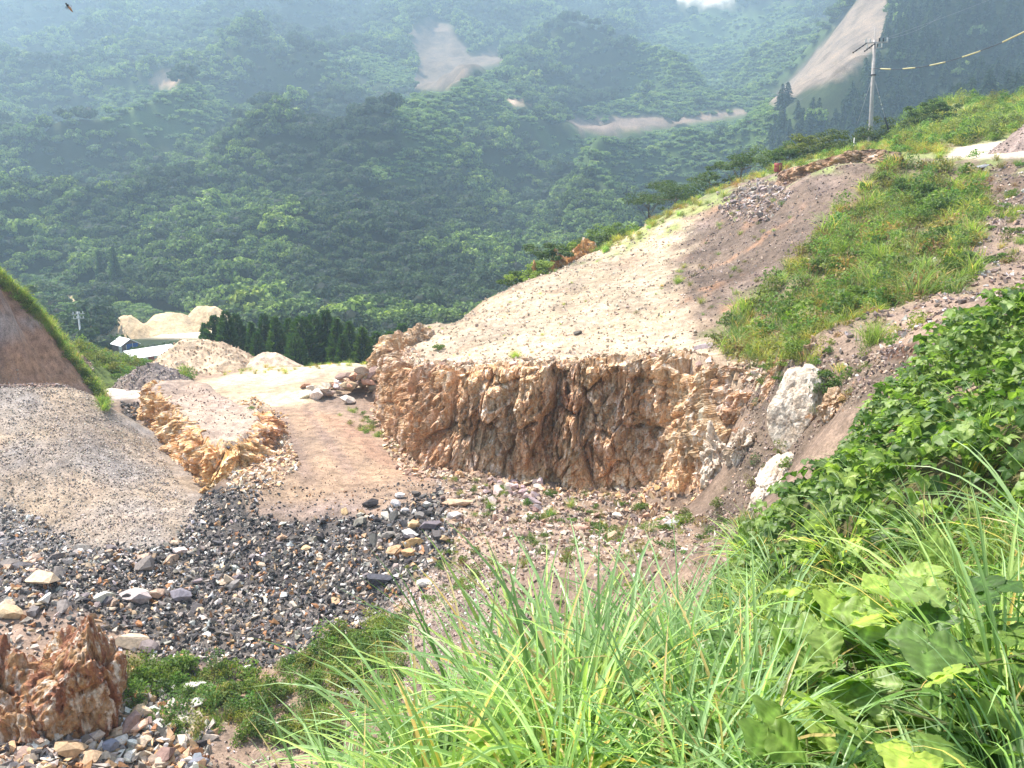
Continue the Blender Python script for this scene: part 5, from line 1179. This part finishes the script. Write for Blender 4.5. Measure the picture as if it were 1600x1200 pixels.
# thin marker stake beside the ridge grass
x, y, z = ground_at(1333, 236); tb('stake', [(x[0], y[0], z[0]-.2), (x[0], y[0], z[0]+.95)], .035, M_CREAM, None, 6, label='short pale stake in the ridge grass left of the tall pole', category='stake')
# flying insect close to the lens
p = P(106, 9, 3.0); ins = empty('insect', p, .4, label='small orange and dark insect flying in the upper left corner', category='insect'); ins.rotation_euler = (0.2, .9, .3)
M_INS = m_plain('insect_orange', (.55, .26, .14), .5, .3, 0, .2, 90); M_WING = m_plain('insect_wing', (.6, .6, .6), .2, .5, 0, .1)
tb('abdomen', [(.002, 0, 0), (.008, 0, 0), (.015, 0, -.001), (.023, 0, -.002)], [.0028, .0042, .0036, .001], M_INS, ins, 10)
tb('thorax', [(-.006, 0, 0), (-.003, 0, .0005), (.0, 0, .0005), (.003, 0, 0)], [.0015, .0045, .0045, .002], M_DARK, ins, 10)
tb('head', [(-.0105, 0, 0), (-.009, 0, 0), (-.007, 0, 0), (-.0055, 0, 0)], [.001, .003, .003, .001], M_DARK, ins, 8)
for s in (-1, 1):
    V = np.array([[-.002, s*.002, .003], [.001, s*.012, .006], [.004, s*.019, .007], [.009, s*.018, .006], [.009, s*.008, .004], [.003, s*.002, .003]]); V = np.concatenate([V, V+[0, 0, .0003]])
    F = [[0, 1, 2, 3, 4, 5], [11, 10, 9, 8, 7, 6]]+[[i, (i+1) % 6, 6+(i+1) % 6, 6+i] for i in range(6)]
    me = bpy.data.meshes.new('wing'); me.from_pydata(V.tolist(), [], F); me.materials.append(M_WING); obj('wing', me, ins)
    for k in range(3): tb('leg', [(-.002+.002*k, s*.002, -.003), (-.001+.003*k, s*.006, -.006), (.002+.003*k, s*.007, -.011)], .0004, M_DARK, ins, 4)

# ------------------------------------------------------------------ trees
def crown(seed, n, col, top, lobes=7, size=.13, asp=.6, hz=.75, core=True):
    lc = leafcloud(n, (1, 1, hz), size, seed, col, top, lobes=lobes, flat=.35, asp=asp, outward=.8)
    if not core: return up3(lc, .55)
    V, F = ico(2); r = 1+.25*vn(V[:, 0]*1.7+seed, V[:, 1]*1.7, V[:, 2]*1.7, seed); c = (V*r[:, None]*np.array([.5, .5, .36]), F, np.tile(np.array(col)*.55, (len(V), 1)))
    return up3(join(lc, c), .45)
def conifer(seed, n, col, top, size=.1, wide=.34, droop=.4, pw=.9):
    r = np.random.default_rng(seed); h = r.uniform(0, 1, n)**.8; a = r.uniform(0, 2*np.pi, n); lay = .86+.14*np.sin(h*46+np.sin(a*3)); R_ = wide*((1-h)**pw)*lay*(1+.15*np.sin(a*2+seed))*r.uniform(.45, 1, n)**.4+.01
    p = np.stack([R_*np.cos(a), R_*np.sin(a), h], 1); d = np.stack([np.cos(a), np.sin(a), -droop+r.normal(0, .3, n)], 1); d /= np.linalg.norm(d, axis=1)[:, None]
    s = size*r.uniform(.5, 1.2, n)[:, None]*(.5+.6*(1-h))[:, None]; t = np.cross(d, r.normal(size=(n, 3))); t /= np.linalg.norm(t, axis=1)[:, None]
    V = np.stack([p-d*s*.5, p-t*s*.3, p+d*s, p+t*s*.3], 1).reshape(-1, 3); i = (np.arange(n)*4)[:, None]; F = np.concatenate([i+np.array([[0, 1, 2]]), i+np.array([[0, 2, 3]])])
    k = r.uniform(0, 1, n)[:, None]; C = np.repeat(np.array(col)*(1-k)+np.array(top)*k, 4, 0)
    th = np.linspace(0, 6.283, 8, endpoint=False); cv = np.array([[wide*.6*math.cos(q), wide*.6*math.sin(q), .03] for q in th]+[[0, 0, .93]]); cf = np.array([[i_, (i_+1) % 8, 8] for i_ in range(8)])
    return join((V, F, C), (cv, cf, np.tile(np.array(col)*.6, (9, 1))))
DK, MD, LT = (.022, .045, .018), (.05, .09, .025), (.12, .19, .06)
PR = []
def addp(p, name): PR.append(as_mesh(name, p, M_CROWN)); return len(PR)-1
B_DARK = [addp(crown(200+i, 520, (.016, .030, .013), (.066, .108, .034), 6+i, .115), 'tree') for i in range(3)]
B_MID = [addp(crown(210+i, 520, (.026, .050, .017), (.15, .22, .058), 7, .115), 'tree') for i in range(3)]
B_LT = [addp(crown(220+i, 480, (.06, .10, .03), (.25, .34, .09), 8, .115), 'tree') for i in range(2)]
B_CON = [addp(conifer(230+i, 260, (.018, .038, .02), (.038, .066, .030), .16, .36), 'tree') for i in range(2)]
B_SHR = [addp(crown(240+i, 260, (.12, .19, .06), (.23, .32, .11), 6, .12, hz=.6), 'tree') for i in range(3)]
def v_of(x, y, z): return proj(x, y, z)[1]
def mountain_trees():
    X, Yv, S, Q = [], [], [], []
    r = 118.0
    na_step = None
    amax = R(38)
    rows = []
    while r < 1000:
        sp_ = 2.9+(r-118)/880*3.6
        n = int(2*amax*r/sp_); a = np.linspace(-amax, amax, n)+rng.uniform(-.45, .45, n)*sp_/r; rr = r+rng.uniform(-.45, .45, n)*sp_
        X.append(rr*np.sin(a)); Yv.append(rr*np.cos(a)); S.append(np.full(n, sp_)); Q.append(np.zeros(n, bool)); r += sp_*(.95 if r < 300 else 1.15)
    r = 118.0
    while r < 760:                                   # a second, closer sowing for the low green growth of the clearings
        sp_ = 2.0+(r-118)/880*1.6; n = int(2*amax*r/sp_); a = np.linspace(-amax, amax, n)+rng.uniform(-.45, .45, n)*sp_/r; rr = r+rng.uniform(-.45, .45, n)*sp_
        X.append(rr*np.sin(a)); Yv.append(rr*np.cos(a)); S.append(np.full(n, sp_*1.25)); Q.append(np.ones(n, bool)); r += sp_*1.0
    x = np.concatenate(X); y = np.concatenate(Yv); s = np.concatenate(S); lowq = np.concatenate(Q)
    m0 = ~lowq; z0 = rbF(x, y); mm = far_masks(x, y, z0)[2]; m0 |= mm > .45
    x, y, s, lowq = x[m0], y[m0], s[m0], lowq[m0]; z = Z(x, y)
    # leave out what hills in front hide
    ai = ((np.arctan2(x, y)+amax)/(2*amax)*260).astype(int).clip(0, 259); sl = (z+5)/np.hypot(x, y); vis = np.ones(len(x), bool); base = np.full(260, -9.0)
    rings = np.round(np.hypot(x, y)/8).astype(int)
    for k in np.unique(rings):
        q = np.nonzero(rings == k)[0]; vis[q] = sl[q] > base[ai[q]]-.004
        m = np.full(260, -9.0); np.maximum.at(m, ai[q], (z[q]-1)/np.hypot(x[q], y[q])); base = np.maximum(base, m)
    u, v = proj(x, y, z+3); vis &= (u > -160) & (u < 1760) & (v > -140)
    # the near hill hides a lot
    x, y, z, s, lowq = x[vis], y[vis], z[vis], s[vis], lowq[vis]
    scar, _, mead, spur = far_masks(x, y, z)
    grow = fbm(x/30, y/30, o=3, seed=91); pick = rng.uniform(0, 1, len(x))
    idx = np.where(grow+.5*(pick-.5) > .22, 2, np.where(grow+.5*(pick-.5) < -.02, 0, 1))
    idx = np.where(mead > .5, 4, idx); idx = np.where((spur > .5) & (pick < .93), 3, idx)
    idx = np.where((mead > .5) & (pick < .03), 1, idx)
    fam = [B_DARK, B_MID, B_LT, B_CON, B_SHR]
    ii = np.array([random.choice(fam[k]) for k in idx])
    idx = np.where(lowq, 4, idx)
    low = idx == 4
    rad = s*rng.uniform(.62, 1.15, len(x)); rad[low] = s[low]*rng.uniform(.5, .95, low.sum()); big = rng.uniform(0, 1, len(x)) < .09; rad[big & ~low] *= 1.4
    zs = rad*rng.uniform(.9, 1.35, len(x)); zs[low] *= .85
    lift = np.where(low, -.3, rad*.35)
    con = idx == 3; zs[con] = rng.uniform(6.5, 10, con.sum()); rad[con] = zs[con]*.85; lift[con] = -.4
    keep = ((scar < .35) | (low & (pick < .4))) & ~(lowq & (mead < .5)) & ~((x > -75) & (x < -30) & (y < 165) & (scar > .05))
    ut, vt = proj(x, y, z+lift+zs*1.1); sd = np.full(x.shape, -99.)
    for pl, _c in SCARS_AND_SKY: sd = np.maximum(sd, poly_sd(ut, vt, pl))
    keep &= ~((sd > -1) & (v_of(x, y, z) > vt))
    md = np.full(x.shape, -99.)
    for pl in MEADOW: md = np.maximum(md, poly_sd(ut, vt, pl))
    keep &= ~((md > 4) & ~low & (idx != 3) & (pick > .06) & (mead < .5) & (v_of(x, y, z)-vt < 40))
    keep &= ~((y < 147) & (ut > 160) & (ut < 345) & (vt < 531))
    keep &= ~((y < 150) & (x > -62) & (x < -28) & (y > 128))
    return x[keep], y[keep], (z+lift)[keep], rad[keep], zs[keep], ii[keep], idx[keep]
tx, ty, tz, trad, tzs, tii, tfam = mountain_trees()
# the nearest trees at the foot of the mountain are objects of their own
u, v = proj(tx, ty, tz+2); cand = np.nonzero((tfam < 3) & (u > 10) & (u < 1100) & (v > 320) & (v < 520) & (ty > 150))[0]
# hidden by the terrace: a tree must show above its skyline
skyu = [0, 320, 340, 640, 700, 830, 1000, 1100]; skyv = [480, 480, 490, 500, 505, 430, 350, 305]
cand = cand[v[cand] < np.interp(u[cand], skyu, skyv)-4]
cand = cand[np.argsort(np.hypot(tx[cand], ty[cand])-trad[cand]*12)][:190]
TNOUN = {0: 'dark green tree', 1: 'mid green tree', 2: 'light green tree'}
LANDMARKS += [('the mountain foot', 500, 480), ('the shadowed valley', 740, 430), ('the middle knoll', 560, 330), ('the left valley trees', 60, 400), ('the knoll crest', 560, 265), ('the ridge tree line', 900, 330), ('the shed woods', 300, 420), ('the conifer row woods', 420, 440)]
for i in cand:
    o = obj('tree', PR[tii[i]], category='tree'); o.location = (tx[i], ty[i], tz[i]); o.scale = (trad[i], trad[i], tzs[i]); o.rotation_euler[2] = random.uniform(0, 6.28)
    reg(o, TNOUN[tfam[i]], u[i], v[i], 'round crowned trees at the foot of the wooded mountain')
mask = np.ones(len(tx), bool); mask[cand] = False
def instancer(name, x, y, z, rad, zs, ii):
    me = bpy.data.meshes.new(name); n = len(x); me.vertices.add(n); me.vertices.foreach_set('co', np.stack([x, y, z], 1).astype(np.float32).ravel())
    a = me.attributes.new('pick', 'INT', 'POINT'); a.data.foreach_set('value', ii.astype(np.int32))
    a = me.attributes.new('size', 'FLOAT_VECTOR', 'POINT'); a.data.foreach_set('vector', np.stack([rad, rad, zs], 1).astype(np.float32).ravel())
    a = me.attributes.new('turn', 'FLOAT_VECTOR', 'POINT'); t = np.zeros((n, 3), np.float32); t[:, 2] = rng.uniform(0, 6.28, n); t[:, 0] = rng.normal(0, .08, n); a.data.foreach_set('vector', t.ravel())
    o = obj(name, me, kind='stuff')
    ng = bpy.data.node_groups.new('scatter_trees', 'GeometryNodeTree'); ng.interface.new_socket('Geometry', in_out='INPUT', socket_type='NodeSocketGeometry'); ng.interface.new_socket('Geometry', in_out='OUTPUT', socket_type='NodeSocketGeometry')
    N = ng.nodes; gi = N.new('NodeGroupInput'); go = N.new('NodeGroupOutput'); ip = N.new('GeometryNodeInstanceOnPoints'); ci = N.new('GeometryNodeCollectionInfo')
    c = bpy.data.collections.new('tree_kinds')
    for k, m in enumerate(PR): c.objects.link(bpy.data.objects.new('kind_%02d' % k, m))
    ci.inputs['Collection'].default_value = c; ci.inputs['Separate Children'].default_value = True; ci.inputs['Reset Children'].default_value = True
    def attr(nm, ty): q = N.new('GeometryNodeInputNamedAttribute'); q.data_type = ty; q.inputs[0].default_value = nm; return q.outputs[0]
    lk = ng.links.new; lk(gi.outputs[0], ip.inputs['Points']); lk(ci.outputs[0], ip.inputs['Instance']); ip.inputs['Pick Instance'].default_value = True
    lk(attr('pick', 'INT'), ip.inputs['Instance Index']); lk(attr('size', 'FLOAT_VECTOR'), ip.inputs['Scale'])
    er = N.new('FunctionNodeEulerToRotation'); lk(attr('turn', 'FLOAT_VECTOR'), er.inputs[0]); lk(er.outputs[0], ip.inputs['Rotation'])
    lk(ip.outputs[0], go.inputs[0]); md = o.modifiers.new('scatter', 'NODES'); md.node_group = ng; return o
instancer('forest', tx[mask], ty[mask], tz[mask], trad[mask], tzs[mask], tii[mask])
print('forest instances', mask.sum(), 'objects', len(cand))

def tree(x, y, h, rx, seed, label, col=(.05, .085, .025), top=(.12, .17, .045), n=2200, lobes=9, size=.09, flat=.55, trunk=.09, cat='tree', name='tree', z=None, lean=0, rz_=None, bare=.45, group=None):
    z = g(x, y) if z is None else z; r = random.Random(seed)
    e = empty(name, (x, y, z-.15), 0, label=label, category=cat)
    if group: e['group'] = group
    rz_ = rz_ or h*flat*.5
    cz = h-rz_; ts = [tube([(0, 0, -.2), (lean*.3, .05, cz*.35), (lean*.7, 0, cz*.7), (lean, 0, cz)], [trunk, trunk*.85, trunk*.7, trunk*.4], (.13, .10, .075), 7)]
    ends = []
    for i in range(lobes):
        a = i*2.4+r.uniform(-.5, .5); rr = rx*r.uniform(.35, .72) if i else 0; zz = cz+rz_*r.uniform(-.45, .5)*(1-(rr/rx)**2*.4); ends.append((lean+rr*math.cos(a), rr*math.sin(a), zz))
        b0 = cz*r.uniform(bare*.8, .95); ts.append(tube([(lean*b0/cz, 0, b0), (lean+(ends[-1][0]-lean)*.5, ends[-1][1]*.5, b0+(zz-b0)*.65), ends[-1]], [trunk*.5, trunk*.35, trunk*.12], (.13, .10, .075), 5))
    T = join(*ts); obj('trunk', mesh('trunk', T[0], T[1], M_LEAF, T[2], True), e)
    cl = []
    for i, q in enumerate(ends):
        s = rx*r.uniform(.42, .62); cl.append(shift(leafcloud(n//lobes, (s, s, s*.7), size, seed*31+i, col, top, lobes=3, flat=.5, outward=.6), q))
    K = join(*cl); obj('crown', mesh('crown', K[0], K[1], M_LEAF, K[2]), e); return e
def ctree(x, y, h, wide, seed, label, col=(.03, .065, .018), top=(.075, .125, .03), n=1500, size=.07, z=None, group=None, name='conifer', pw=.9):
    z = g(x, y) if z is None else z
    e = empty(name, (x, y, z-.2), random.uniform(0, 6), category='conifer tree')
    if label: e['label'] = label
    K = conifer(seed, n, col, top, size, wide, -.7, pw); obj('crown', mesh('crown', K[0]*np.array([h, h, h])+[0, 0, h*.05], K[1], M_LEAF, K[2]), e)
    T = tube([(0, 0, -.3), (0, 0, h*.8)], [h*.018, h*.006], (.12, .09, .07), 6); obj('trunk', mesh('trunk', T[0], T[1], M_LEAF, T[2]), e); return e
def pz(u, v, Y): return P(u, v, Y)
# the dark conifer row behind the yard
k = 0
for (u, vt, Y) in [(318, 506, 80), (334, 494, 74), (352, 488, 72), (368, 492, 75), (392, 505, 73), (412, 492, 76), (430, 497, 72), (450, 500, 75), (470, 497, 72), (490, 494, 74), (508, 488, 75), (526, 500, 72), (545, 505, 76), (566, 514, 73), (588, 520, 75), (608, 520, 77), (628, 508, 80), (644, 518, 78), (400, 520, 69), (460, 522, 69), (535, 524, 69)]:
    x, y, ztop = pz(u, vt, Y); z0 = g(x, y); h = ztop-z0
    e = ctree(x, y, h, .22+.2*random.random(), 300+k, None, n=1500, size=.085, z=z0, pw=random.uniform(.45, .85), col=(.022, .052, .012), top=(.06, .115, .022)); reg(e, 'bushy dark conifer', u, vt+25, 'row of dark conifers behind the yard'); k += 1
LANDMARKS.append(('the conifer row middle', 480, 530))
x, y, zt = pz(176, 388, 190); ctree(x, y, zt-g(x, y), .19, 350, 'tall slender dark cedar standing in front of the valley woods at the left', col=(.02, .045, .022), top=(.045, .08, .032), n=1600, size=.06)
x, y, zt = pz(154, 394, 197); ctree(x, y, zt-g(x, y), .18, 351, 'second cedar, half merged into the wood left of the tall cedar', col=(.02, .045, .022), top=(.045, .08, .032), n=1300, size=.06)
for i, (u, vt, Y, rx, lb) in enumerate([(76, 412, 178, 4.6, 'round green tree in front of the wood at the left, above the dirt track'), (72, 440, 168, 4.6, 'broad green tree left of the top of the dirt track'), (28, 424, 185, 5, 'leafy tree near the left edge above the brown embankment'),
                                        (4, 400, 120, 4, 'dark tree cut by the left edge above the embankment'), (50, 448, 160, 3.6, 'small round tree below the two green trees at the left')]):
    x, y, zt = pz(u, vt, Y); z0 = g(x, y); tree(x, y, zt-z0, rx, 400+i, lb, col=(.035, .065, .02), top=(.09, .14, .04), n=1500, size=.28, flat=.85, trunk=.25, bare=.2)
for i, (u, vt, Y, rx, lb, c) in enumerate([(185, 511, 118, .9, 'dark pointed bush above the small shed roof', 0), (155, 530, 92, 2.6, 'leafy tree on the bank left of the small shed', 1), (262, 519, 112, 1.0, 'small dark tree behind the long shed', 0), (292, 534, 100, 1.5, 'greyish bush right of the long shed roof', 1),
                                           (158, 518, 112, 1.8, 'dark bushy tree at the foot of the small pole', 0), (228, 537, 116, 2.6, 'green thicket behind the long shed', 1), (70, 488, 125, 3.0, 'green tree beside the dirt track', 1), (308, 528, 96, 2.2, 'bush at the left end of the conifer row', 0), (95, 512, 112, 2.2, 'green thicket below the dirt track at the left', 1),
                                           (165, 556, 84, 1.9, 'pale leafy bush on the green bank in front of the small shed', 1), (60, 470, 130, 3.4, 'green thicket above the crest of the brown embankment', 1)]):
    x, y, zt = pz(u, vt, Y); z0 = g(x, y); h = max(1.6, zt-z0)
    tree(x, y, h, rx, 430+i, lb, col=[(.022, .045, .016), (.06, .105, .03)][c], top=[(.055, .09, .03), (.13, .20, .06)][c], n=1300, size=.13, flat=.95, trunk=.1, bare=.1, z=zt-h)
# trees along the ridge
for i, (u, vt, Y, rx, h, lb, c, n, bare) in enumerate([
    (1058, 283, 70, 2.5, 3.9, 'lone spreading tree with bare stems on the ridge right of the middle', 0, 3200, .3), (1015, 300, 74, 1.6, 2.6, 'lower spreading tree just left of the lone ridge tree', 0, 1500, .3),
    (1160, 232, 70, 2.2, 3.8, 'flat topped spreading tree on the ridge above the scree', 0, 2600, .3), (1215, 215, 72, 1.9, 3.2, 'dark bushy tree right of the flat topped one', 0, 2200, .2),
    (862, 366, 60, 1.7, 3.2, 'dark bushy tree behind the orange ridge cut with lit top', 1, 2600, .1), (835, 385, 58.5, 1.5, 3.4, 'yellow green topped bush hanging left over the orange ridge cut', 2, 2200, .1), (815, 410, 59, 1.1, 2.6, 'dark low bush at the left end of the orange ridge cut', 1, 1500, .1),
    (905, 372, 62, 1.2, 1.9, 'bright green bush on the ridge right of the orange cut', 2, 1500, .1), (955, 340, 64, 1.7, 2.6, 'yellow green leafy bush on the middle ridge', 2, 2000, .1), (985, 348, 66, 1.5, 2.0, 'round green bush on the middle ridge', 0, 1500, .1), (925, 362, 64, 1.2, 1.8, 'small green bush on the middle ridge', 0, 1200, .1),
    (1265, 200, 69, 1.9, 3.0, 'broad dark bush on the ridge, far left of the tall pole', 3, 2400, .1), (1298, 196, 68, 1.7, 2.9, 'yellowish topped dark bush left of the tall pole', 3, 2200, .1), (1336, 190, 70, 1.7, 2.9, 'dark round bush directly left of the tall pole', 3, 2200, .1),
    (1378, 196, 71, 1.3, 2.2, 'small dark bush directly right of the tall pole', 3, 1500, .1), (1408, 176, 70, 1.7, 2.5, 'dark green bush behind the guy wire', 3, 2200, .1), (1432, 186, 68, 1.3, 2.1, 'low dark bush right of the guy wire', 3, 1400, .1),
    (1465, 151, 72, 1.7, 2.9, 'tallest dark round bush on the hilltop right of the pole', 1, 2200, .1), (1445, 168, 71, 1.2, 2.0, 'small green bush left of the tallest hilltop bush', 0, 1400, .1),
    (1235, 225, 66, 1.3, 2.0, 'small dark bush above the ridge grass', 1, 1300, .1), (1110, 262, 72, 1.5, 2.3, 'dark bush between the two spreading ridge trees', 0, 1300, .2)]):
    rx *= 1.45; h *= 1.25; n = int(n*1.3); x, y, zt = pz(u, vt, Y); col, top = [((.04, .07, .02), (.11, .155, .04)), ((.03, .055, .016), (.09, .14, .03)), ((.09, .14, .03), (.21, .28, .06)), ((.035, .055, .016), (.13, .16, .04))][c]
    tree(x, y, h, rx, 460+i, lb, col, top, n=n, size=.085, flat=.8 if bare < .25 else .45, trunk=.07, bare=bare, z=zt-h+.15)

write_labels()

# ------------------------------------------------------------------ haze
def haze():
    bm = bmesh.new(); bmesh.ops.create_cube(bm, size=1)
    bmesh.ops.scale(bm, vec=(2400, 2400, HTOP+60), verts=bm.verts); bmesh.ops.translate(bm, vec=(0, 0, (HTOP+60)/2-60), verts=bm.verts)
    me = bpy.data.meshes.new('haze'); bm.to_mesh(me); bm.free()
    t = NT('haze'); v = t.new('VolumePrincipled')
    v.inputs['Color'].default_value = (.60, .82, 1, 1); v.inputs['Density'].default_value = HAZE; v.inputs['Anisotropy'].default_value = .25
    t.link(v.outputs[0], t.out.inputs['Volume']); me.materials.append(t.m)
    obj('haze', me, kind='stuff')
_hi = max(float(np.max([v.co[2] for v in o.data.vertices])) for o in bpy.data.objects if o.name in ('mountain', 'hillside')); HTOP = _hi+12; print('haze top', HTOP)
HAZE = .00068
haze()
